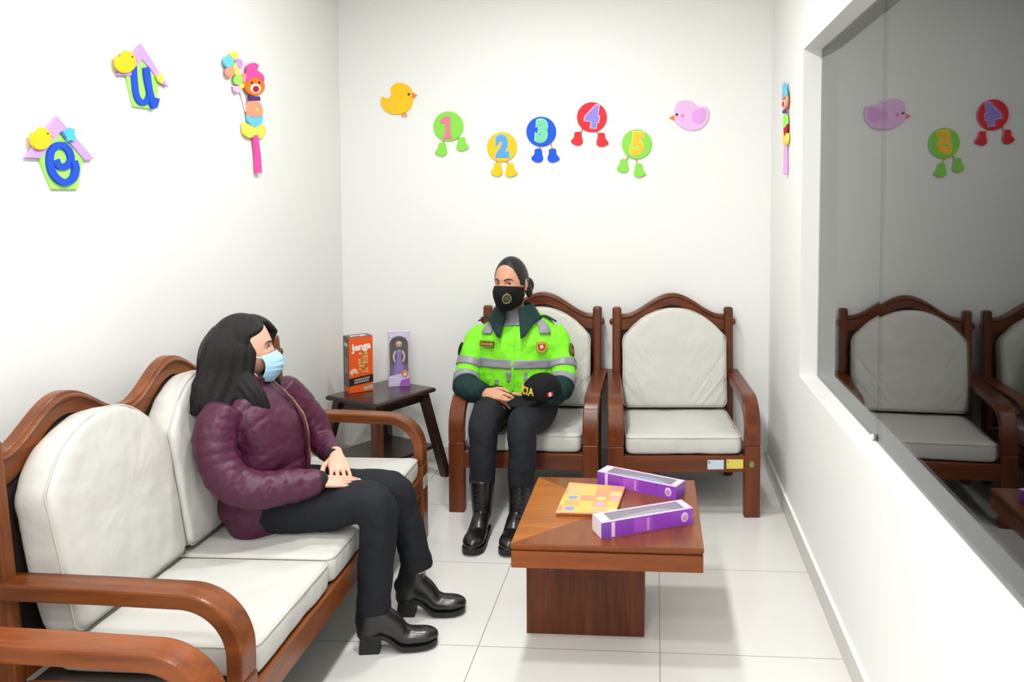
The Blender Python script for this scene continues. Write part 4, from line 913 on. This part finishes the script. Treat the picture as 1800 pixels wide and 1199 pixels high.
hl([((-1.425, 2.560, 1.040), .045, .062), ((-1.455, 2.545, .985), .048, .086), ((-1.470, 2.540, .91), .042, .100), ((-1.468, 2.525, .85), .040, .105), ((-1.475, 2.510, .790), .026, .090)], (-.87, -.49, 0))
hl([((-1.388, 2.535, 1.045), .026, .060), ((-1.385, 2.508, .99), .030, .080), ((-1.385, 2.485, .92), .027, .082), ((-1.385, 2.465, .865), .026, .088), ((-1.385, 2.44, .815), .020, .070)], (.49, -.87, 0))
hl([((-1.388, 2.515, 1.03), .010, .020), ((-1.378, 2.508, .96), .020, .042), ((-1.358, 2.495, .90), .024, .048), ((-1.312, 2.488, .845), .022, .048), ((-1.284, 2.492, .80), .018, .038), ((-1.270, 2.498, .762), .008, .018)], (.49, -.87, 0))
hl([((-1.455, 2.505, .90), .028, .050), ((-1.462, 2.475, .845), .026, .055), ((-1.470, 2.45, .795), .016, .045)], (-.2, -.98, 0))
hl([((-1.385, 2.655, 1.050), .020, .040), ((-1.372, 2.668, 1.01), .022, .050), ((-1.375, 2.675, .95), .022, .048), ((-1.375, 2.68, .89), .022, .048), ((-1.35, 2.69, .84), .022, .042), ((-1.33, 2.69, .79), .012, .028)], (-.49, .87, 0))
hl([((-1.405, 2.600, 1.083), .012, .032), ((-1.362, 2.615, 1.084), .013, .030), ((-1.330, 2.640, 1.064), .013, .024), ((-1.317, 2.656, 1.035), .010, .020), ((-1.330, 2.664, .990), .008, .016)], (0, 0, 1))
obj('hair', b, HAIR, w, True, (REMESH(.0042), SMOOTH(2)))
# face mask
def face_mask(root, M, az_max, prof, wid, z0, z1, pleats, m, name, narrow=.5, skirt=0, nu=48, nv=40, seam=0):
    zm = (z0+z1)/2; b = BM(); G = []
    for i in range(nv+1):
        v = i/nv; D = float(np.interp(v, np.linspace(0, 1, len(prof)), prof)); Wd = float(np.interp(v, np.linspace(0, 1, len(wid)), wid)); row = []
        for q in (.004, .009, .0035): pass
        dD = sum(.0045*max(0, 1-abs(v-c)/.06)*(1 if v < c else -.3) for c in pleats)
        for j in range(nu+1):
            az = math.radians(az_max)*(2*j/nu-1); z = z0+(z1-z0)*v; zz = zm+(z-zm)*(narrow+(1-narrow)*max(0, math.cos(az))**.8)-skirt*abs(math.sin(az))
            r = math.cos(az); y = -(D+dD*r)*(abs(r)**.85)+.012*(1-r)+(seam*math.exp(-(az/.12)**2))
            row.append(M @ V((Wd*math.sin(az)/math.sin(math.radians(min(az_max, 90)))*1.0, y, zz)))
        G.append(row)
    vs = [[b.verts.new(p) for p in r] for r in G]
    for i in range(nv):
        for j in range(nu): b.faces.new((vs[i][j], vs[i][j+1], vs[i+1][j+1], vs[i+1][j]))
    o = obj(name, b, m, root, True, (('SOLIDIFY', dict(thickness=.002, offset=0)),)); return o, G
M_SURG = mat('mask_pale_blue', (164, 208, 232), .6, .3)
mk, G = face_mask(w, MH, 60, [.103, .122, .128, .124, .112, .094], [.058, .064, .066, .066, .062, .052], -.014, -.122, (.32, .48, .64), M_SURG, 'face_mask', .55)
M_LOOP = mat('ear_loop_white', (240, 238, 236), .6)
for jx, s in ((0, -1), (len(G[0])-1, 1)):
    for row, ez in ((3, -.006), (len(G)-4, -.040)):
        b = BM(); p = G[row][jx]; tube(b, [p, (p+(MH @ V((s*.078, .004, ez))))/2+(MH.to_3x3() @ V((s*.006, 0, 0))), MH @ V((s*.0785, .012, ez))], .0017, n=6); obj('ear_loop', b, M_LOOP, mk, True)

# --- seated person in the bright green reflective jacket
p = thing('person', 'person in bright green reflective jacket and black mask, seated in an armchair holding a cap', 'person', (-.69, 3.95, 0), world=True)
fo = V((0, -1, 0)); MO = headM(V((-.712, 3.905, 1.070)), math.radians(-19), math.radians(2), math.radians(-2), 1.03)
torso_o = [((-.695, 3.955, .43), .095, .165), ((-.695, 3.95, .475), .125, .190), ((-.69, 3.945, .55), .130, .198), ((-.69, 3.945, .65), .128, .196), ((-.688, 3.95, .75), .120, .205), ((-.688, 3.96, .825), .095, .200), ((-.690, 3.965, .872), .070, .150), ((-.695, 3.962, .905), .052, .078)]
bR = [((-.860, 3.965, .812), .058), ((-.893, 3.945, .765), .062), ((-.915, 3.915, .68), .061), ((-.925, 3.865, .605), .061), ((-.912, 3.80, .565), .060), ((-.865, 3.742, .562), .053), ((-.803, 3.694, .564), .042)]
bL = [((-.517, 3.965, .812), .058), ((-.482, 3.945, .765), .062), ((-.460, 3.915, .68), .061), ((-.450, 3.865, .605), .061), ((-.458, 3.80, .562), .060), ((-.495, 3.735, .553), .053), ((-.553, 3.675, .545), .042)]
mR = [((-.770, 3.92, .475), .092), ((-.775, 3.80, .475), .092), ((-.770, 3.66, .475), .084), ((-.762, 3.53, .478), .072), ((-.758, 3.475, .452), .068), ((-.756, 3.452, .38), .062), ((-.757, 3.435, .30), .060), ((-.757, 3.425, .225), .056)]
mL = [((-.585, 3.92, .475), .098), ((-.565, 3.80, .470), .098), ((-.572, 3.66, .472), .088), ((-.585, 3.53, .476), .073), ((-.587, 3.475, .450), .068), ((-.584, 3.45, .38), .062), ((-.582, 3.43, .30), .060), ((-.585, 3.42, .225), .056)]
TO = Loft(torso_o, fo); BR = Loft(bR, (0, 0, 1)); BL = Loft(bL, (0, 0, 1)); LR = Loft(mR, (0, -.3, 1)); LL = Loft(mL, (0, -.3, 1))
b = BM()
Loft(shr(torso_o, .02), fo).mesh(b, nt=24, n=24); add_head(b, MO)
Loft([((-.695, 3.958, .855), .052, .064), ((-.698, 3.952, .895), .049, .052), ((-.703, 3.938, .945), .048, .050), ((-.707, 3.925, 1.005), .052, .054)], fo).mesh(b, nt=12, n=20)
for a in (bR, bL): Loft(shr(a, .022), (0, 0, 1)).mesh(b, .05, 1, nt=28, n=16, cap=.1)
for a in (mR, mL): Loft(shr(a, .016), (0, -.3, 1)).mesh(b, nt=28, n=16)
for x in (-.756, -.595):
    Loft([((x, 3.42, .24), .032), ((x, 3.425, .10), .026), ((x, 3.40, .06), .024)], (1, 0, 0)).mesh(b, nt=8, n=14)
    Loft([((x, 3.42, .06), .022, .018), ((x, 3.34, .045), .016, .022), ((x, 3.26, .035), .010, .016)], (0, 0, 1)).mesh(b, nt=8, n=14)
hr = add_hand(b, (-.800, 3.690, .566), (.88, -.42, -.16), (-.15, -.62, .70), (.25, -.15, .9), [.75, .8, .85, .9], 1.0, .25, .6)
hl_ = add_hand(b, (-.570, 3.665, .542), (-.97, -.22, -.04), (.0, -.35, -.9), (0, -.9, .2), [.25, .25, .3, .3], 1.0, .2, .6)
obj('body', b, SK_O, p, True, (REMESH(.0024), SMOOTH(4)))
eyes_and_brows(p, MO, mat('brow_black', (30, 22, 20), .7), 1)
M_LIME = mat('fluorescent_green_cloth', (130, 234, 44), .6, .25, bump=(14, .3, .01), var=.04); M_DGRN = mat('dark_green_cloth', (22, 50, 50), .7, .25, bump=(16, .35, .01)); M_REFL = mat('reflective_band', (146, 145, 155), .45, .5, bump=(30, .15, .004), metal=.1)
JD = (DISP(.05, .010), DISP(.11, .016))
b = BM(); t0 = tz(TO, .525)
TO.mesh(b, t0, 1, nt=70, n=48, cap=.1); BR.mesh(b, 0, .60, nt=40, n=28, cap=.3); BL.mesh(b, 0, .60, nt=40, n=28, cap=.3)
jk = obj('jacket', b, M_LIME, p, True, (REMESH(.005), SMOOTH(3))+JD+(SMOOTH(2),))
b = BM(); TO.mesh(b, .02, tz(TO, .54), nt=24, n=40, off=.004, cap=.1); obj('jacket_hem', b, M_DGRN, jk, True, (REMESH(.006), SMOOTH(2))+JD)
for L_ in (BR, BL):
    b = BM(); L_.mesh(b, .57, 1, nt=40, n=28, off=.003, cap=.3, mod=lambda t, th: .004*math.sin(t*70+math.sin(th))); obj('forearm_sleeve', b, M_DGRN, jk, True, (REMESH(.005), SMOOTH(2))+JD)
    b = BM(); L_.band(b, .345, .415, 6, 32, .006, None, None, .008); obj('reflective_band', b, M_REFL, jk, True, JD)
    b = BM(); L_.band(b, .515, .60, 6, 32, .007, None, None, .009); obj('reflective_band', b, M_REFL, jk, True, JD)
b = BM(); TO.band(b, tz(TO, .650), tz(TO, .692), 6, 48, .006, None, None, .008); obj('reflective_band', b, M_REFL, jk, True, JD)
for th in (-.75, .78):
    b = BM(); TO.band(b, tz(TO, .802), tz(TO, .868), 8, 6, .010, (th-.16, th+.16), None, .010); obj('reflective_strip', b, M_REFL, jk, True, JD)
for th, z0, z1 in ((-.10, .590, .640), (.32, .596, .642), (-.42, .575, .600)):
    b = BM(); TO.band(b, tz(TO, z0), tz(TO, z1), 6, 4, .006, (th-.05, th+.05), None, .008); obj('reflective_strip', b, M_REFL, jk, True, JD)
b = BM(); TO.band(b, tz(TO, .545), tz(TO, .845), 30, 3, .006, (-.030, .030), None, .008); obj('front_placket', b, M_LIME, jk, True, JD)
b = BM(); Loft([((-.697, 3.953, .868), .062, .072), ((-.699, 3.948, .895), .055, .058), ((-.703, 3.938, .925), .052, .054), ((-.704, 3.934, .940), .0515, .0535)], fo).mesh(b, nt=14, n=32, cap=.1); TO.band(b, tz(TO, .845), tz(TO, .898), 8, 12, .009, (-.50, .42), None, .008); obj('shirt', b, mat('grey_shirt', (138, 142, 146), .8), p, True)
# collar with two points
b = BM(); N, K = 44, 10; A = []
for i in range(N+1):
    th = .36+(2*PI-.72)*i/N; e = min(th, 2*PI-th)-.36; wgt = math.exp(-(e/.42)**2); row = []
    for j in range(K+1):
        v = j/K; z = .956-.016*wgt-v*(.074+.062*wgt); r = .070+.050*v**1.2+.012*wgt*v
        c0 = V((-.700, 3.945, z)); q = c0+fo*(r*(1.0+.12*wgt*v)*math.cos(th))+V((1, 0, 0))*((r+.012)*math.sin(th)); row.append(q)
    A.append(row)
vs = [[b.verts.new(q) for q in r] for r in A]
for i in range(N):
    for j in range(K): b.faces.new((vs[i][j], vs[i+1][j], vs[i+1][j+1], vs[i][j+1]))
obj('collar', b, M_DGRN, jk, True, (SOLID(.008, 1), DISP(.06, .006)))
for s in (-1, 1):
    b = BM(); q0 = V((-.69+s*.088, 3.955, .893)); q1 = V((-.69+s*.195, 3.962, .868))
    tube(b, [q0, (q0+q1)/2+V((0, 0, .012)), q1+V((0, 0, -.002))], [(.005, .024), (.005, .024), (.004, .020)], n=14, ref=(0, 0, 1)); obj('epaulette', b, M_DGRN, jk, True)
M_GOLD = mat('gold_thread', (206, 170, 70), .4, metal=.3); M_BLACKP = mat('black_patch', (26, 24, 24), .7)
def on_torso(th, z, off=.016): return TO.pt(tz(TO, z), th, off)
def patch_frame(th, z, off):
    c = on_torso(th, z, off); x = (on_torso(th+.05, z, off)-on_torso(th-.05, z, off)); y = on_torso(th, z+.01, off)-on_torso(th, z-.01, off); return frame(c, x, y)
Mf = patch_frame(-.66, .757, .016)
b = BM(); box(b, -.042, .042, -.015, .015, -.004, .001); b.transform(Mf); nm = obj('name_tape', b, M_BLACKP, jk)
b = BM()
for x in (-.038, .038): box(b, x-.0012, x+.0012, -.013, .013, 0, .0018)
for y in (-.0125, .0125): box(b, -.038, .038, y-.001, y+.001, 0, .0018)
for k, x in enumerate((-.030, -.021, -.012, -.003, .006, .015, .024, .031)): box(b, x-.0026, x+.0026, -.007, .007-.002*(k % 2), 0, .0018)
b.transform(Mf); obj('embroidery', b, M_GOLD, nm)
Mf = patch_frame(.66, .752, .016)
b = BM(); prism(b, [(x, y, -.004) for x, y in [(-.026, .022), (-.012, .020), (0, .028), (.012, .020), (.026, .022), (.028, 0), (.020, -.022), (0, -.032), (-.020, -.022), (-.028, 0)]], (0, 0, .006)); b.transform(Mf); bd = obj('chest_badge', b, M_GOLD, jk)
b = BM(); prism(b, [(x*.7, y*.62-.002, 0) for x, y in [(-.026, .022), (.026, .022), (.028, 0), (.020, -.022), (0, -.032), (-.020, -.022), (-.028, 0)]], (0, 0, .0035)); b.transform(Mf); obj('badge_field', b, mat('badge_red', (176, 52, 40), .5), bd)
b = BM(); ellipsoid(b, (0, -.002, .0035), (.009, .009, .0015), None, 14, 6); prism(b, [(-.004, .026, 0), (.004, .026, 0), (.002, .040, 0), (-.002, .040, 0)], (0, 0, .002)); b.transform(Mf); obj('badge_emblem', b, mat('badge_pale', (240, 220, 170), .5), bd)
for L_, s in ((BR, -1), (BL, 1)):                                   # oval patches on the upper sleeves
    c = L_.fr(.25); pos = c[0]+V((s*.90, -.43, .05)).normalized()*(.066); Mf = frame(pos, V((.43*-s*-1, s*.90*s*s if False else .90*s*(1 if s > 0 else 1), 0)) if False else V((-s*-.43, .90*s, 0)), V((-.18*s*-1*-1, -.05, 1)))
    if (Mf.to_3x3() @ V((0, 0, 1))).dot(V((s*.9, -.43, 0))) < 0: Mf = Mf @ Matrix.Rotation(PI, 4, 'Y')
    b = BM(); ellipsoid(b, (0, 0, 0), (.022, .040, .005), None, 24, 8); b.transform(Mf); pt = obj('sleeve_patch', b, M_BLACKP, jk, True)
    b = BM(); tube(b, [(.0165*math.cos(a), .033*math.sin(a), .0045) for a in [2*PI*i/20 for i in range(21)]], .0016, n=6, nt=60, ref=(0, 0, 1)); b.transform(Mf); obj('patch_ring', b, M_GOLD, pt, True)
    b = BM(); ellipsoid(b, (0, 0, .005), (.008, .015, .0015), None, 14, 6); b.transform(Mf); obj('patch_emblem', b, mat('dull_gold', (150, 128, 70), .6), pt, True)
# trousers and boots
b = BM(); LR.mesh(b, nt=60, n=30, cap=.2); LL.mesh(b, nt=60, n=30, cap=.2)
Loft([((-.69, 4.03, .46), .075, .15), ((-.685, 3.97, .472), .090, .185), ((-.675, 3.86, .470), .082, .180)], (0, 0, 1)).mesh(b, nt=10, n=30)
obj('trousers', b, M_BLKT, p, True, (REMESH(.006), SMOOTH(4), DISP(.07, .014), SMOOTH(2)))
wr_ = lambda t: 0
for x, hx in ((-.757, -.757), (-.588, -.604)):
    boot(p, (hx, 3.455), math.radians(-90), .262, .030, [((x*.3+hx*.7, 3.420, .05), .042, .036), ((x*.5+hx*.5, 3.418, .10), .046, .042), ((x, 3.420, .18), .052, .050), ((x, 3.424, .245), .056, .055)], M_BOOTS, M_SOLE, 1.12, .018, 1.12, 'combat_boot')
    b = BM()
    for k in range(6):
        z = .105+k*.022; Loft([((x-.022, 3.424-.052-(.016 if k == 0 else 0), z), .0022), ((x, 3.424-.058-(.02 if k == 0 else 0), z+.004), .0022), ((x+.022, 3.424-.052-(.016 if k == 0 else 0), z), .0022)], (0, 0, 1)).mesh(b, nt=8, n=6)
    obj('bootlaces', b, mat('bootlace', (30, 30, 33), .7), p.children[-1], True)
# hair drawn back into a bun
b = BM(); R = []
for i in range(HEADN[1]+1):
    el = -PI/2+PI*i/HEADN[1]; k = max(math.cos(el), .012); row = []
    for j in range(HEADN[0]):
        a = 2*PI*j/HEADN[0]; q = V(head_surface(k*math.cos(a), k*math.sin(a), math.sin(el)))
        az = math.degrees(math.atan2(abs(q.x), -q.y)); azb = float(np.interp(q.z, [-.06, -.01, .02, .045, .068, .082, .090], [74, 66, 58, 50, 40, 22, -8])); face = max(0, min(1, (azb-az)/5))
        low = max(0, min(1, (-.035-q.z)/.02)); cut = max(face, low, max(0, min(1, (-.012-q.z)/.01))*max(0, min(1, (.030-q.y)/.01)))
        sc = 1.055*(1-cut)+.90*cut; row.append(MO @ V((q.x*sc, (q.y+.001)*sc, q.z*(1.045*(1-cut)+.9*cut))))
    R.append(row)
rings(b, R)
ellipsoid(b, MO @ V((.030, .104, -.030)), (.036, .030, .040), MO.to_3x3(), 20, 14); ellipsoid(b, MO @ V((.058, .070, -.055)), (.016, .022, .034), MO.to_3x3(), 16, 12)
obj('hair', b, mat('dark_tied_hair', (26, 22, 21), .45, .4, bump=(70, .4, .003), stretch=(5, 1, 5)), p, True, (REMESH(.0032), SMOOTH(2)))
M_BMASK = mat('black_mask_cloth', (17, 19, 20), .8, .2, bump=(200, .1, .001))
mk, G = face_mask(p, MO, 84, [.104, .122, .124, .116, .110, .092], [.071, .073, .072, .068, .062, .050], -.007, -.130, (), M_BMASK, 'face_mask', .62, .0, seam=-.004)
for jx, s in ((0, -1), (len(G[0])-1, 1)):
    for row, ez in ((2, .002), (len(G)-3, -.040)):
        b = BM(); q = G[row][jx]; tube(b, [q, MO @ V((s*.081, .006, ez*.7-.004)), MO @ V((s*.0805, .022, ez))], .0020, n=6); obj('ear_loop', b, M_BMASK, mk, True)
cidx = int(len(G[0])*.66); c = G[19][cidx]; xd = G[19][cidx+3]-G[19][cidx-3]; yd = G[17][cidx]-G[21][cidx]; Mf = frame(c, xd, yd); Mf.translation += (Mf.to_3x3() @ V((0, 0, 1)))*.002
M_CREST = mat('crest_olive', (138, 128, 88), .6)
b = BM(); tube(b, [(.0205*math.cos(a), .0225*math.sin(a)-.001, .0) for a in [2*PI*i/24 for i in range(25)]], (.0034), n=6, nt=72, ref=(0, 0, 1)); b.transform(Mf); cr_ = obj('crest_ring', b, M_CREST, mk, True)
b = BM(); prism(b, [(x, y, -.002) for x, y in [(-.013, .013), (.013, .013), (.014, 0), (.009, -.011), (0, -.016), (-.009, -.011), (-.014, 0)]], (0, 0, .0035)); b.transform(Mf); obj('crest_shield', b, mat('crest_dim', (92, 86, 62), .6), cr_)
b = BM(); prism(b, [(-.006, .024, -.002), (.006, .024, -.002), (0, .033, -.002)], (0, 0, .0035)); b.transform(Mf); obj('crest_tip', b, M_CREST, cr_)

# the cap held in the lap
xc = V((-.90, -.38, -.16)).normalized(); zc = V((-.16, -.26, .95)); zc = (zc-xc*zc.dot(xc)).normalized(); yc = zc.cross(xc)      # brim way, up, wearer's left
cp = V((-.516, 3.618, .582)); MC = Matrix(((xc.x, yc.x, zc.x, cp.x), (xc.y, yc.y, zc.y, cp.y), (xc.z, yc.z, zc.z, cp.z), (0, 0, 0, 1)))
cap = thing('cap', 'black cap with yellow letters and small red flag, held in the lap', 'cap', tuple(cp), world=True)
M_CAP = mat('black_cap_cloth', (20, 21, 25), .8, .2, bump=(120, .15, .002))
def crown(ph, h, off=0):
    k = max(0, 1-(h/.100)**2.6)**.5; return V(((.092+off)*k*math.cos(ph), (.076+off)*k*math.sin(ph), h+off*.3))
b = BM(); R = [[MC @ crown(2*PI*j/40, h) for j in range(40)] for h in (0, .015, .03, .045, .06, .072, .082, .089, .0945, .098, .0997)]
rings(b, R, caps=False); b.faces.new(b.verts[-40:] if False else [v for v in list(b.verts)[-40:]])
obj('crown', b, M_CAP, cap, True, (SOLID(.002, -1), DISP(.06, .006)))
b = BM(); G_ = []
for i in range(13):
    ph = (i/12-.5)*2*math.radians(62); row = []
    for j in range(9):
        v = j/8; ext = .078*math.cos(ph*.9)**1.2; row.append(MC @ V((.090*math.cos(ph)+ext*v, .075*math.sin(ph)*(1+.02*v), .004-.012*v*v-.018*(ph/1.08)**2*v)))
    G_.append(row)
vs = [[b.verts.new(q) for q in r] for r in G_]
for i in range(12):
    for j in range(8): b.faces.new((vs[i][j], vs[i+1][j], vs[i+1][j+1], vs[i][j+1]))
obj('brim', b, M_CAP, cap, True, (SOLID(.004, 0),))
b = BM(); ellipsoid(b, MC @ V((0, 0, .1000)), (.006, .006, .003), None, 12, 6); obj('button', b, M_CAP, cap, True)
M_YEL = mat('yellow_thread', (222, 196, 60), .6)
for k, ch in enumerate('POLICIA'):
    ph = (k-3)*math.radians(14.5)
    c = crown(ph, .046, .003); x = crown(ph+.1, .046)-crown(ph-.1, .046); y = crown(ph, .056)-crown(ph, .036)
    placed_text('letter', ch, .048, MC @ frame(c, x, y), M_YEL, cap, bold=.0012, depth=.0012, sx=.8)
ph = math.radians(100); c = crown(ph, .026, .003); Mf = MC @ frame(c, crown(ph+.1, .026)-crown(ph-.1, .026), crown(ph, .036)-crown(ph, .016))
b = BM(); box(b, -.014, .014, -.009, .009, -.002, .001); b.transform(Mf); fl = obj('flag_patch', b, mat('flag_red', (206, 30, 46), .6), cap)
b = BM(); box(b, -.0046, .0046, -.009, .009, -.001, .0016); b.transform(Mf); obj('flag_stripe', b, mat('flag_white', (242, 238, 236), .6), fl)
